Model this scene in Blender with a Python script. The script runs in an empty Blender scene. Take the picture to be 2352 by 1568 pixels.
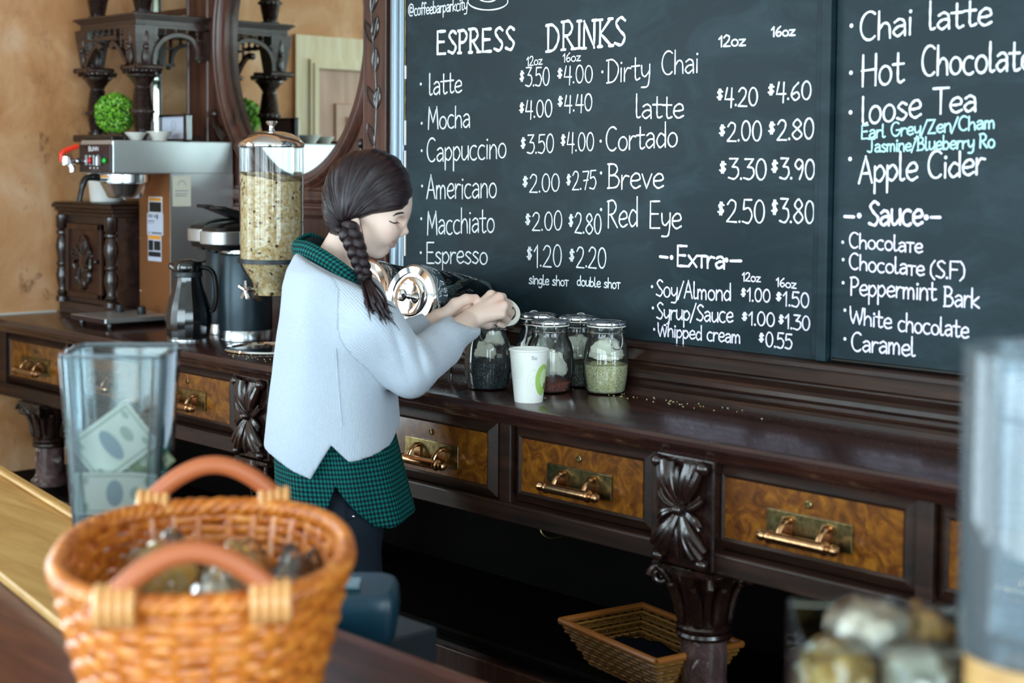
import bpy, bmesh, math, random
import numpy as np
from mathutils import Vector, Matrix, noise
random.seed(7); rng = np.random.default_rng(7)
SC = bpy.context.scene
COL = SC.collection
PI = math.pi
# ------------------------------------------------------------------ camera
CAM = np.array([0.0, 0.0, 1.6])
CR = np.array([0.68656, 0.72703, 0.00790]); CF = np.array([-0.72533, 0.68614, -0.05561])
CR /= np.linalg.norm(CR); CF -= CR * (CF @ CR); CF /= np.linalg.norm(CF); CU = np.cross(CR, CF)
FPX, PPX, PPY = 3556.83, 1176.0, 784.0 - 203.48
cam_d = bpy.data.cameras.new('camera'); cam = bpy.data.objects.new('camera', cam_d); COL.objects.link(cam)
cam.matrix_world = Matrix(((CR[0], CU[0], -CF[0], CAM[0]), (CR[1], CU[1], -CF[1], CAM[1]), (CR[2], CU[2], -CF[2], CAM[2]), (0, 0, 0, 1)))
cam_d.sensor_width = 36.0; cam_d.sensor_fit = 'HORIZONTAL'
cam_d.lens = FPX / 2352 * 36.0
cam_d.shift_y = -203.48 / 2352
cam_d.clip_start = 0.05; cam_d.clip_end = 100
cam_d.dof.use_dof = True; cam_d.dof.focus_distance = 3.6; cam_d.dof.aperture_fstop = 2.8
SC.camera = cam
# ------------------------------------------------------------------ world, daylight, exposure
W = bpy.data.worlds.new('daylight'); SC.world = W; W.use_nodes = True
bg = W.node_tree.nodes['Background']; bg.inputs['Color'].default_value = (0.80, 0.91, 1.0, 1); bg.inputs['Strength'].default_value = 7.0
SC.view_settings.view_transform = 'Standard'; SC.view_settings.look = 'None'
SC.view_settings.exposure = 0.95; SC.view_settings.gamma = 1.0; SC.view_settings.use_curve_mapping = False
SC.cycles.caustics_reflective = False; SC.cycles.caustics_refractive = False
SC.cycles.max_bounces = 7; SC.cycles.diffuse_bounces = 4; SC.cycles.glossy_bounces = 4; SC.cycles.transparent_max_bounces = 24
SC.cycles.sample_clamp_indirect = 6.0

# window openings of the room: (wall, a0, a1, z0, z1); an area lamp in each opening is the daylight coming through it
WINS = [('left', -1.15, 0.75, 0.45, 3.1), ('left', -3.3, -1.4, 0.45, 3.1), ('front', -4.1, -2.0, 0.45, 3.1), ('front', -1.7, 0.4, 0.45, 3.1),
        ('front', 0.7, 2.8, 0.45, 3.1), ('right', -2.6, -0.6, 0.45, 3.1), ('right', 0.0, 2.2, 0.45, 3.1)]
XL, XR, YF, YB, ZC = -4.885, 4.0, -4.0, 2.835, 3.7
for i, (w, a0, a1, z0, z1) in enumerate(WINS):
    L = bpy.data.lights.new('window_daylight', 'AREA'); o = bpy.data.objects.new('window_daylight', L); COL.objects.link(o)
    L.shape = 'RECTANGLE'; L.size = a1 - a0; L.size_y = z1 - z0
    c = (a0 + a1) / 2; zc = (z0 + z1) / 2
    if w == 'left': o.location = (XL - 0.16, c, zc); o.rotation_euler = (PI / 2, 0, -PI / 2)
    if w == 'right': o.location = (XR + 0.16, c, zc); o.rotation_euler = (PI / 2, 0, PI / 2)
    if w == 'front': o.location = (c, YF - 0.16, zc); o.rotation_euler = (PI / 2, 0, 0)
    o.rotation_euler = {'left': (PI / 2, 0, -PI / 2), 'right': (PI / 2, 0, PI / 2), 'front': (PI / 2, 0, 0)}[w]
    L.cycles.is_portal = True
# ------------------------------------------------------------------ measuring helpers: pixel ray of the photograph -> point in the room
def ray(x, y): return CF + CR * (x - PPX) / FPX - CU * (y - PPY) / FPX
def ony(x, y, Y): d = ray(x, y); return CAM + d * (Y - CAM[1]) / d[1]
def onz(x, y, Z): d = ray(x, y); return CAM + d * (Z - CAM[2]) / d[2]
def onx(x, y, X): d = ray(x, y); return CAM + d * (X - CAM[0]) / d[0]
def ond(x, y, D): return CAM + ray(x, y) * D
# ------------------------------------------------------------------ materials
def lin(c):
    if isinstance(c, str): c = [int(c[i:i + 2], 16) / 255 for i in (0, 2, 4)]
    return tuple((v / 12.92 if v <= .04045 else ((v + .055) / 1.055) ** 2.4) for v in c) + (1,)
class NT:
    def __init__(s, name):
        s.m = bpy.data.materials.new(name); s.m.use_nodes = True; s.t = s.m.node_tree; s.n = s.t.nodes; s.b = s.n['Principled BSDF']
    def node(s, t, **kw):
        n = s.n.new(t)
        for k, v in kw.items(): setattr(n, k, v)
        return n
    def link(s, a, b): s.t.links.new(a, b)
    def coord(s, scale=(1, 1, 1), kind='Object', rot=(0, 0, 0)):
        c = s.node('ShaderNodeTexCoord'); m = s.node('ShaderNodeMapping'); m.inputs['Scale'].default_value = scale; m.inputs['Rotation'].default_value = rot
        s.link(c.outputs[kind], m.inputs['Vector']); return m.outputs['Vector']
    def noise(s, vec, scale=5, detail=4, rough=.55, dist=0):
        n = s.node('ShaderNodeTexNoise'); n.inputs['Scale'].default_value = scale; n.inputs['Detail'].default_value = detail
        n.inputs['Roughness'].default_value = rough; n.inputs['Distortion'].default_value = dist; s.link(vec, n.inputs['Vector']); return n.outputs['Fac']
    def ramp(s, fac, stops):
        r = s.node('ShaderNodeValToRGB'); e = r.color_ramp.elements
        while len(e) < len(stops): e.new(0.5)
        for i, (p, c) in enumerate(stops): e[i].position = p; e[i].color = lin(c)
        s.link(fac, r.inputs['Fac']); return r.outputs['Color']
    def bump(s, h, strength=.3, dist=.002):
        b = s.node('ShaderNodeBump'); b.inputs['Strength'].default_value = strength; b.inputs['Distance'].default_value = dist
        s.link(h, b.inputs['Height']); s.link(b.outputs['Normal'], s.b.inputs['Normal']); return b
    def base(s, col=None, rough=.5, metal=0, spec=.5, coat=0):
        if isinstance(col, (str, tuple, list)): s.b.inputs['Base Color'].default_value = lin(col)
        elif col is not None: s.link(col, s.b.inputs['Base Color'])
        s.b.inputs['Roughness'].default_value = rough; s.b.inputs['Metallic'].default_value = metal
        s.b.inputs['Specular IOR Level'].default_value = spec; s.b.inputs['Coat Weight'].default_value = coat; s.b.inputs['Coat Roughness'].default_value = .12
        return s.m
    def mix(s, f, a, b):
        m = s.node('ShaderNodeMix', data_type='RGBA')
        if isinstance(f, float): m.inputs[0].default_value = f
        else: s.link(f, m.inputs[0])
        for q, i in ((a, 6), (b, 7)):
            if isinstance(q, (str, tuple, list)): m.inputs[i].default_value = lin(q)
            else: s.link(q, m.inputs[i])
        return m.outputs[2]
    def math(s, op, a, b=None):
        m = s.node('ShaderNodeMath', operation=op)
        for q, i in ((a, 0), (b, 1)):
            if q is None: continue
            if isinstance(q, (int, float)): m.inputs[i].default_value = q
            else: s.link(q, m.inputs[i])
        return m.outputs[0]
    def attr(s, name):
        a = s.node('ShaderNodeAttribute', attribute_name=name); return a
M = {}
def plain(name, col, rough=.5, metal=0, spec=.5, coat=0): M[name] = NT(name).base(col, rough, metal, spec, coat); return M[name]
def wood(name, c0, c1, c2, rough=.32, axis=0, scale=1.0, coat=.25, spec=.5, var=.26):
    n = NT(name); sc = [26 * scale] * 3; sc[axis] = 2.2 * scale
    v = n.coord(tuple(sc)); f = n.noise(v, 1.6, 6, .62, .6)
    col = n.ramp(f, [(.28, c0), (.5, c1), (.74, c2)]); n.base(col, rough, 0, spec, coat)
    g = n.noise(n.coord((60, 60, 60)), 1.5, 5, .7); r = n.node('ShaderNodeMapRange'); r.inputs['To Min'].default_value = rough - var * .3; r.inputs['To Max'].default_value = rough + var * .7
    n.link(g, r.inputs['Value']); n.link(r.outputs['Result'], n.b.inputs['Roughness'])
    n.bump(f, .12, .002); M[name] = n.m
wood('mahogany', '150b07', '29160d', '402518', .40, 0, 1, .10, .4)
wood('mahogany_upright', '1d0f0b', '381e14', '53301f', .38, 2, 1, .12, .4)
wood('red_mahogany', '2a1710', '4e2c21', '6a4232', .36, 2)
wood('dark_walnut', '1a100d', '35231d', '4a322a', .35, 0)
wood('carved_wood', '140b0a', '22120f', '3a2018', .22, 2, 1, .5)
wood('counter_wood', '1e0f0d', '341b16', '4a2a22', .24, 0, .7, .3, .5, .10)
wood('bar_wood', '3a1d14', '5c3020', '7c452e', .42, 0, .8, .08, .35, .12)
wood('light_oak', 'a87a3c', 'bf9350', 'd3aa66', .42, 0, .8, .1)
wood('ribbed_oak', '3a200c', '5e3a16', '7c5222', .4, 2, 1.2, .2)
wood('pale_casing', 'd8bf94', 'e8d6b0', 'f1e4c8', .45, 2, .8, .1)
wood('pink_door', 'b98d74', 'cba28a', 'd8b49e', .45, 2, .6, .1)
n = NT('burl_veneer'); v = n.coord((14, 14, 14)); f = n.noise(v, 1.5, 7, .68, 1.6); f2 = n.noise(v, 5, 5, .7, .8)
n.base(n.mix(n.math('MULTIPLY', f2, .55), n.ramp(f, [(.3, '3a1c08'), (.46, '6e3c0e'), (.6, '9a5f16'), (.75, 'b87a24')]), '4a260a'), .28, 0, .5, .5); M['burl_veneer'] = n.m
n = NT('copper_plaster'); v = n.coord((1, 1, .7)); f = n.noise(v, 4.5, 8, .62, .5); g = n.noise(v, 13, 8, .72, .3); h = n.noise(v, 2.2, 3, .5)
c = n.ramp(f, [(.28, 'ac7246'), (.45, 'c98f5e'), (.6, 'daa67a'), (.76, 'e6bf9c')])
stain = n.ramp(g, [(.34, (1, 1, 1)), (.44, (0, 0, 0))]); st2 = n.math('MULTIPLY', stain, n.ramp(h, [(.42, (0, 0, 0)), (.62, (1, 1, 1))]))
n.base(n.mix(n.math('MULTIPLY', st2, .7), c, '5c3418'), .62, 0, .35); n.bump(g, .25, .003); M['copper_plaster'] = n.m
n = NT('chalkboard'); v = n.coord((1, 1, 1)); f = n.noise(n.coord((2.2, 1, 5), rot=(0, .35, 0)), 2.0, 7, .66, 1.0); g = n.noise(v, 160, 2, .5)
sm = n.ramp(f, [(.46, (0, 0, 0)), (.78, (.5, .5, .5))])
n.base(n.mix(sm, '13242b', '4c6d77'), .5, 0, .24); n.bump(g, .06, .001); M['chalkboard'] = n.m
plain('chalk', 'eef2f8', .9, 0, .1); plain('chalk_cyan', 'bfeef0', .9, 0, .1); plain('chalk_lilac', 'ece4f8', .9, 0, .1)
n = NT('faint_chalk'); n.base('3b4c54', .8, 0, .1); M['faint_chalk'] = n.m
wood('recess_shade_wood', '040303', '070505', '0c0807', .6, 0, 1, .0, .06)  # near-black colour puts the shade under the counter into the wood
plain('black_lacquer', '0b0e11', .16, 0, .6, .5); plain('black_paint', '20272c', .4)
plain('grey_gloss', '6d7f8c', .22, .2, .6, .3)
n = NT('brass'); f = n.noise(n.coord((40, 40, 40)), 2, 5, .6); n.base(n.ramp(f, [(.3, '62563a'), (.6, '938257'), (.8, 'b8a67a')]), .3, 1); M['brass'] = n.m
n = NT('copper_brass'); f = n.noise(n.coord((40, 40, 40)), 2, 5, .6); n.base(n.ramp(f, [(.3, 'a47a55'), (.7, 'd8a77a')]), .22, 1); M['copper_brass'] = n.m
plain('chrome', 'f2f4f6', .04, 1); plain('warm_chrome', 'e8d4c4', .06, 1)
n = NT('brushed_steel'); f = n.noise(n.coord((3, 260, 3)), 1, 3, .5); n.base('d2d6d8', .42, 1); n.bump(f, .08, .001); M['brushed_steel'] = n.m
plain('steel', 'c9ced2', .22, 1); plain('wire', 'd5dade', .15, 1)
plain('copper_panel', 'a06a42', .42, .6); plain('black_plastic', '0f1012', .28, 0, .5); plain('satin_black', '1c252b', .42, 0, .5)
plain('server_body', '2c3a42', .34, .5); plain('brown_panel', '2c1a1c', .35); plain('red_handle', 'ff3a20', .3); plain('green_lamp', '1fbf3a', .3); plain('red_switch', 'c81e24', .3)
plain('paper', 'ece9e0', .8, 0, .2); plain('cream_paper', 'e6e2d0', .8, 0, .2); plain('label_white', 'dfe2e6', .6); plain('label_lilac', 'c8cfe2', .6); plain('label_orange', 'f0a032', .6); plain('label_black', '17181a', .6)
plain('ink', '2c2f33', .7); plain('pale_ink', '8f98a0', .7); plain('blue_ink', '6f9fd0', .7)
plain('white_enamel', 'e6e6e2', .35); plain('cup_white', 'f2f3ee', .5); plain('cup_green', 'a9cf6a', .55); plain('cup_pale_green', 'd3e6b4', .55); plain('cup_swirl', 'e2ecd4', .55); plain('cup_dark', '3d5a2c', .55)
plain('dark_mirror_edge', 'd8e6da', .05, 1); plain('floor_tile', '4a3a30', .5)
plain('ceiling_paint', 'd9d4ca', .8); plain('wall_paint', 'cfc6b8', .75); plain('white_trim', 'e0ddd6', .6); plain('frame_paint', '3a342f', .5)
n = NT('mirror_glass'); n.base((.9, .93, .9), .0, 1); M['mirror_glass'] = n.m
def glass(name, tint, refl=1.0, ior=1.45, rough=0.0):
    n = NT(name); n.n.remove(n.b); out = n.n['Material Output']
    t = n.node('ShaderNodeBsdfTransparent'); t.inputs['Color'].default_value = lin(tint)
    g = n.node('ShaderNodeBsdfGlossy'); g.inputs['Roughness'].default_value = rough; g.inputs['Color'].default_value = (1, 1, 1, 1)
    fr = n.node('ShaderNodeFresnel'); fr.inputs['IOR'].default_value = ior
    f = n.math('MULTIPLY', fr.outputs['Fac'], refl); m = n.node('ShaderNodeMixShader')
    n.link(f, m.inputs[0]); n.link(t.outputs[0], m.inputs[1]); n.link(g.outputs[0], m.inputs[2]); n.link(m.outputs[0], out.inputs['Surface']); M[name] = n.m
glass('clear_glass', (.965, .98, .98), 1.0, 1.5); glass('clear_plastic', (.965, .98, .98), .9, 1.45, .02); glass('thick_glass', (.955, .975, .98), 1.3, 1.6); glass('window_pane', (.96, .98, .98), .6, 1.45)
def hazy(name, tint, body, k, refl):  # clear glass with pale diffuse mixed in to imitate window reflections
    n = NT(name); n.n.remove(n.b); out = n.n['Material Output']; t = n.node('ShaderNodeBsdfTransparent'); t.inputs['Color'].default_value = lin(tint); d = n.node('ShaderNodeBsdfDiffuse'); d.inputs['Color'].default_value = lin(body); tr = n.node('ShaderNodeBsdfTranslucent'); tr.inputs['Color'].default_value = lin(body)
    g = n.node('ShaderNodeBsdfGlossy'); g.inputs['Roughness'].default_value = .06; fr = n.node('ShaderNodeFresnel'); fr.inputs['IOR'].default_value = 1.5
    m0 = n.node('ShaderNodeMixShader'); m0.inputs[0].default_value = .5; n.link(d.outputs[0], m0.inputs[1]); n.link(tr.outputs[0], m0.inputs[2]); m1 = n.node('ShaderNodeMixShader'); m1.inputs[0].default_value = k; n.link(t.outputs[0], m1.inputs[1]); n.link(m0.outputs[0], m1.inputs[2])
    m2 = n.node('ShaderNodeMixShader'); n.link(n.math('MULTIPLY', fr.outputs['Fac'], refl), m2.inputs[0]); n.link(m1.outputs[0], m2.inputs[1]); n.link(g.outputs[0], m2.inputs[2]); n.link(m2.outputs[0], out.inputs['Surface']); M[name] = n.m
hazy('glare_glass', (.94, .97, .99), (.86, .94, .98), .20, 1.0); hazy('faint_glare_glass', (.96, .98, .98), (.92, .96, .98), .03, 1.4)  # strong and faint painted-in glare: vase and jar edges, then jar walls
glass('cellophane', (.99, .99, .99), 1.6, 1.5, .08); glass('smoke_plastic', (.55, .62, .64), 1.0, 1.5, .03)
# ------------------------------------------------------------------ mesh builder
class MB:
    def __init__(s): s.v = []; s.f = []
    def add(s, vs, fs):
        b = len(s.v); s.v += [tuple(map(float, p)) for p in vs]; s.f += [tuple(b + i for i in f) for f in fs]; return s
    def box(s, lo, hi):
        x0, y0, z0 = lo; x1, y1, z1 = hi
        return s.add([(x0, y0, z0), (x1, y0, z0), (x1, y1, z0), (x0, y1, z0), (x0, y0, z1), (x1, y0, z1), (x1, y1, z1), (x0, y1, z1)],
                     [(3, 2, 1, 0), (4, 5, 6, 7), (0, 1, 5, 4), (1, 2, 6, 5), (2, 3, 7, 6), (3, 0, 4, 7)])
    def prism(s, prof, axis, a0, a1):
        # prof: ccw polygon of 2-tuples in the two other axes (in xyz order), swept along axis from a0 to a1
        def p3(p, a): q = list(p); q.insert(axis, a); return q
        n = len(prof); vs = [p3(p, a0) for p in prof] + [p3(p, a1) for p in prof]
        return s.add(vs, [tuple(range(n))[::-1], tuple(range(n, 2 * n))] + [(i, (i + 1) % n, n + (i + 1) % n, n + i) for i in range(n)])
    def lathe(s, prof, segs=32, c=(0, 0, 0), fn=None, cap=True, ax=None):
        # prof: [(r, z)...]; fn(theta, r, z) -> r
        n = len(prof); vs = []
        for r, z in prof:
            for k in range(segs):
                th = 2 * PI * k / segs; rr = fn(th, r, z) if fn else r; vs.append((rr * math.cos(th), rr * math.sin(th), z))
        fs = [(i * segs + k, i * segs + (k + 1) % segs, (i + 1) * segs + (k + 1) % segs, (i + 1) * segs + k) for i in range(n - 1) for k in range(segs)]
        if cap: fs += [tuple(range(segs))[::-1], tuple(range((n - 1) * segs, n * segs))]
        vs = np.array(vs)
        if ax is not None:
            a = np.array(ax, float); a /= np.linalg.norm(a); h = np.array([0, 0, 1.]) if abs(a[2]) < .9 else np.array([1., 0, 0])
            u = np.cross(h, a); u /= np.linalg.norm(u); w = np.cross(a, u); vs = vs[:, :1] * u + vs[:, 1:2] * w + vs[:, 2:3] * a
        return s.add(vs + np.array(c), fs)
    def tube(s, path, r, segs=8, closed=False, flat=None):
        P = np.array(path, float); n = len(P); R = np.full(n, r) if np.isscalar(r) else np.array(r, float)
        T = np.gradient(P, axis=0) if not closed else (np.roll(P, -1, 0) - np.roll(P, 1, 0)); T /= np.linalg.norm(T, axis=1)[:, None] + 1e-12
        u = np.cross(T[0], [0, 0, 1.]);
        if np.linalg.norm(u) < .1: u = np.cross(T[0], [1., 0, 0])
        u /= np.linalg.norm(u); vs = []
        for i in range(n):
            u = u - T[i] * (u @ T[i]); u /= np.linalg.norm(u); w = np.cross(T[i], u)
            for k in range(segs):
                th = 2 * PI * k / segs; vs.append(P[i] + R[i] * (math.cos(th) * u + math.sin(th) * w * (flat or 1)))
        m = n if closed else n - 1
        fs = [(i * segs + k, i * segs + (k + 1) % segs, ((i + 1) % n) * segs + (k + 1) % segs, ((i + 1) % n) * segs + k) for i in range(m) for k in range(segs)]
        if not closed: fs += [tuple(range(segs))[::-1], tuple(range((n - 1) * segs, n * segs))]
        return s.add(vs, fs)
    def ell(s, c, rad, segs=16, rings=10, rot=None):
        vs = [(0, 0, -1)]
        for i in range(1, rings):
            ph = -PI / 2 + PI * i / rings
            for k in range(segs): th = 2 * PI * k / segs; vs.append((math.cos(ph) * math.cos(th), math.cos(ph) * math.sin(th), math.sin(ph)))
        vs.append((0, 0, 1)); top = len(vs) - 1
        fs = [(0, 1 + (k + 1) % segs, 1 + k) for k in range(segs)]
        for i in range(rings - 2):
            for k in range(segs): a = 1 + i * segs; fs.append((a + k, a + (k + 1) % segs, a + segs + (k + 1) % segs, a + segs + k))
        a = 1 + (rings - 2) * segs; fs += [(a + k, a + (k + 1) % segs, top) for k in range(segs)]
        V = np.array(vs) * np.array(rad)
        if rot is not None: V = V @ np.array(rot.to_3x3() if hasattr(rot, 'to_3x3') else rot).T
        return s.add(V + np.array(c), fs)
    def grid(s, pts, closed_u=False):
        # pts[i][j]
        n = len(pts); m = len(pts[0]); vs = [p for r in pts for p in r]; mm = m if closed_u else m - 1
        return s.add(vs, [(i * m + j, i * m + (j + 1) % m, (i + 1) * m + (j + 1) % m, (i + 1) * m + j) for i in range(n - 1) for j in range(mm)])
    def xform(s, mat): s.v = [tuple(mat @ Vector(p)) for p in s.v]; return s
def wm(o): return (wm(o.parent) @ o.matrix_basis) if o.parent else o.matrix_basis.copy()
def obj(name, mb, mat, parent=None, smooth=None, bevel=0, local=False, sub=0, segs=2, kind=None, label=None):
    me = bpy.data.meshes.new(name); V = mb.v
    o = bpy.data.objects.new(name, me); COL.objects.link(o)
    if parent is not None:
        o.parent = parent
        if not local:
            inv = wm(parent).inverted(); V = [tuple(inv @ Vector(p)) for p in V]
    me.from_pydata(V, [], mb.f); me.materials.append(M[mat] if isinstance(mat, str) else mat)
    bm = bmesh.new(); bm.from_mesh(me); bmesh.ops.recalc_face_normals(bm, faces=bm.faces); bm.to_mesh(me); bm.free()
    if smooth is None: smooth = 35
    if smooth:
        me.shade_smooth() if smooth is True else me.set_sharp_from_angle(angle=math.radians(smooth))
        if smooth is not True:
            for p in me.polygons: p.use_smooth = True
    if bevel:
        b = o.modifiers.new('bevel', 'BEVEL'); b.width = bevel; b.segments = segs; b.limit_method = 'ANGLE'; b.angle_limit = .6
    if sub:
        b = o.modifiers.new('subdivision', 'SUBSURF'); b.levels = sub; b.render_levels = sub
    if kind: o['kind'] = kind
    if label: o['label'] = label
    return o
def thing(name, label, cat, loc=(0, 0, 0), rotz=0, group=None):
    o = bpy.data.objects.new(name, None); COL.objects.link(o); o.location = tuple(map(float, loc)); o.rotation_euler = (0, 0, rotz); o.empty_display_size = .05
    o['label'] = label; o['category'] = cat
    if group: o['group'] = group
    return o
def tag(o, label, cat, group=None, kind=None):
    o['label'] = label; o['category'] = cat
    if group: o['group'] = group
    if kind: o['kind'] = kind
    return o
def struct(name, mb, mat, parent=None, **kw):
    o = obj(name, mb, mat, parent, **kw)
    if parent is None: o['kind'] = 'structure'
    return o
def dup(root, loc, rotz=0, label=None, group=None):
    r = root.copy(); COL.objects.link(r); r.location = tuple(map(float, loc)); r.rotation_euler = (0, 0, rotz)
    if label: r['label'] = label
    if group: r['group'] = group
    for ch in list(root.children):
        c = ch.copy(); COL.objects.link(c); c.parent = r
        for g in ch.children:
            d = g.copy(); COL.objects.link(d); d.parent = c
    return r
def cat_curve(pts, n=8, closed=False):
    P = [np.array(p, float) for p in pts]; m = len(P); out = []
    if m < 3 and not closed: return P
    rngs = range(m if closed else m - 1)
    for i in rngs:
        p0 = P[(i - 1) % m] if closed or i > 0 else 2 * P[0] - P[1]; p1 = P[i]; p2 = P[(i + 1) % m]
        p3 = P[(i + 2) % m] if closed or i + 2 < m else 2 * P[-1] - P[-2]
        for k in range(n):
            t = k / n; out.append(.5 * ((2 * p1) + (p2 - p0) * t + (2 * p0 - 5 * p1 + 4 * p2 - p3) * t * t + (3 * p1 - p0 - 3 * p2 + p3) * t ** 3))
    if not closed: out.append(P[-1])
    return out
# ------------------------------------------------------------------ the room
def wall_pieces(axis_lo, axis_hi, z0, z1, holes):
    # rectangles (a0, a1, z0, z1) of a wall around rectangular holes
    out = []; a = axis_lo
    for h in sorted(holes):
        if h[0] > a: out.append((a, h[0], z0, z1))
        if h[2] > z0: out.append((h[0], h[1], z0, h[2]))
        if h[3] < z1: out.append((h[0], h[1], h[3], z1))
        a = h[1]
    out.append((a, axis_hi, z0, z1)); return out
struct('floor', MB().box((XL - .3, YF - .3, -.12), (XR + .3, YB + .2, 0)), 'floor_tile')
struct('ceiling', MB().box((XL - .3, YF - .3, ZC), (XR + .3, YB + .2, ZC + .12)), 'ceiling_paint')
struct('wall_back', MB().box((XL - .3, YB, 0), (XR + .3, YB + .2, ZC)), 'copper_plaster')
m = MB()
for a0, a1, z0, z1 in wall_pieces(YF, YB, 0, ZC, [w[1:] for w in WINS if w[0] == 'left']): m.box((XL - .22, a0, z0), (XL, a1, z1))
struct('wall_left', m, 'copper_plaster', smooth=False)
m = MB()
for a0, a1, z0, z1 in wall_pieces(YF, YB, 0, ZC, [w[1:] for w in WINS if w[0] == 'right']): m.box((XR, a0, z0), (XR + .22, a1, z1))
struct('wall_right', m, 'wall_paint', smooth=False)
m = MB()
for a0, a1, z0, z1 in wall_pieces(XL, XR, 0, ZC, [w[1:] for w in WINS if w[0] == 'front']): m.box((a0, YF - .22, z0), (a1, YF, z1))
struct('wall_front', m, 'wall_paint', smooth=False)
for i, (w, a0, a1, z0, z1) in enumerate(WINS):
    m = MB(); p = MB(); t = .06; mid = (a0 + a1) / 2; zt = z0 + (z1 - z0) * .72
    bars = [(a0, a0 + t, z0, z1), (a1 - t, a1, z0, z1), (a0, a1, z0, z0 + t), (a0, a1, z1 - t, z1), (mid - .03, mid + .03, z0, z1), (a0, a1, zt - .03, zt + .03)]
    for b in bars:
        if w == 'left': m.box((XL - .14, b[0], b[2]), (XL - .06, b[1], b[3]))
        if w == 'right': m.box((XR + .06, b[0], b[2]), (XR + .14, b[1], b[3]))
        if w == 'front': m.box((b[0], YF - .14, b[2]), (b[1], YF - .06, b[3]))
    if w == 'left': p.box((XL - .103, a0, z0), (XL - .1, a1, z1))
    if w == 'right': p.box((XR + .1, a0, z0), (XR + .103, a1, z1))
    if w == 'front': p.box((a0, YF - .103, z0), (a1, YF - .1, z1))
    f = struct('window_%d' % (i + 1), m, 'frame_paint'); obj('pane', p, 'window_pane', f, smooth=False)
# panelled door on the left wall, seen in the oval mirror
DY0, DY1, DZ = 1.2, 2.085, 1.97
m = MB()
m.prism([(DY1, 0), (2.18, 0), (2.18, 2.095), (DY0 - .094, 2.095), (DY0 - .094, 0), (DY0, 0), (DY0, DZ), (DY1, DZ)], 0, XL, XL + .018)
for k, (e, d) in enumerate(((.035, .03), (.02, .036), (.008, .026))):
    m.prism([(DY1, 0), (DY1 + e, 0), (DY1 + e, DZ + e), (DY0 - e, DZ + e), (DY0 - e, 0), (DY0, 0), (DY0, DZ), (DY1, DZ)], 0, XL + .016, XL + d)
door = struct('door_1', m, 'pale_casing')
m = MB().box((XL, DY0, .0), (XL + .012, DY1, DZ))
for z0, z1 in ((.18, .92), (1.06, 1.84)):
    for y0, y1 in ((DY0 + .09, (DY0 + DY1) / 2 - .05), ((DY0 + DY1) / 2 + .05, DY1 - .09)):
        m.prism([(y0, z0), (y1, z0), (y1, z1), (y0, z1)], 0, XL + .012, XL + .022); m.box((XL + .02, y0 + .05, z0 + .05), (XL + .03, y1 - .05, z1 - .05))
obj('door_leaf', m, 'pink_door', door, bevel=.004)
obj('door_knob', MB().ell((XL + .06, DY0 + .06, 1.0), (.028, .028, .028)).lathe([(.012, 0), (.012, .05)], 12, (XL + .01, DY0 + .06, 1.0), ax=(1, 0, 0)), 'brass', door)
struct('trim_1', MB().box((XL, 2.23, 1.0946), (XL + .008, 2.48, 1.101)), 'white_trim')
# moulded upstand between the counter and the chalkboards
prof = [(2.66, 1.094), (2.562, 1.094), (2.562, 1.104), (2.567, 1.111), (2.576, 1.113), (2.58, 1.117), (2.58, 1.125), (2.57, 1.128), (2.565, 1.134), (2.566, 1.143), (2.573, 1.150), (2.596, 1.155), (2.606, 1.157),
        (2.606, 1.161), (2.602, 1.166), (2.613, 1.191), (2.604, 1.194), (2.604, 1.203), (2.608, 1.206), (2.632, 1.208), (2.66, 1.208)]
struct('trim_2', MB().prism(prof[::-1], 0, -3.27, 1.6), 'mahogany', smooth=25)
# ------------------------------------------------------------------ the back bar: countertop, then the cabinet under it
prof = [(2.79, 1.094), (2.79, 1.046), (2.285, 1.046), (2.262, 1.047), (2.258, 1.055), (2.252, 1.061), (2.243, 1.064), (2.24, 1.069), (2.231, 1.072), (2.226, 1.078), (2.2255, 1.086), (2.229, 1.092), (2.236, 1.0945)]
ct = obj('countertop', MB().prism(prof[::-1], 0, XL, 1.6), 'counter_wood', smooth=25)
tag(ct, 'long dark polished wooden counter with moulded edge below the chalkboards', 'counter')
cab = thing('back_bar_cabinet', 'dark carved wooden base with burl drawers and columns under the long back counter', 'cabinet', (-2.4, 2.45, 0))
YD = 2.29
DR = [(-4.83, -4.42, 0), (-4.40, -3.965, 0), (-3.945, -3.485, 0), (-3.335, -2.885, 0), (-2.865, -2.445, .016), (-2.403, -2.004, 0), (-1.847, -1.411, 0), (-1.372, -.94, 0), (-.9, -.46, 0)]
BR = [-3.365, -1.902, -.44]
m = MB()
m.box((XL, 2.268, .834), (1.6, 2.32, .871)); m.prism([(2.262, .871), (2.32, .871), (2.32, .878), (2.266, .876)], 0, XL, 1.6)
m.box((XL, 2.30, 1.03), (1.6, 2.36, 1.0462)); m.box((XL, 2.32, .85), (1.6, 2.34, 1.046)); m.box((XL, 2.34, .84), (1.6, 2.64, .862))
ed = [XL] + [x for d in DR for x in d[:2]] + [1.6]
for i in range(0, len(ed), 2):
    a, b = ed[i], ed[i + 1]
    if b - a > .12 and i < len(ed) - 2: a2 = a
    m.box((a + .003, 2.274, .871), (b - .003, 2.33, 1.0463))
obj('frame', m, 'mahogany', cab, smooth=False, bevel=.003)
m = MB().box((XL, 2.64, 0), (1.6, 2.66, 1.046)); obj('back_panel', m, 'recess_shade_wood', cab, smooth=False)
m = MB().prism([(2.252, .548), (2.262, .54), (2.262, .53), (2.64, .53), (2.64, .566), (2.256, .566), (2.25, .56)], 0, XL, 1.6); obj('lower_shelf', m, 'recess_shade_wood', cab)
m = MB().box((XL, 2.275, .06), (1.6, 2.64, .53)).box((XL, 2.33, 0), (1.6, 2.62, .06)); obj('plinth', m, 'mahogany', cab, smooth=False, bevel=.004)
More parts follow.
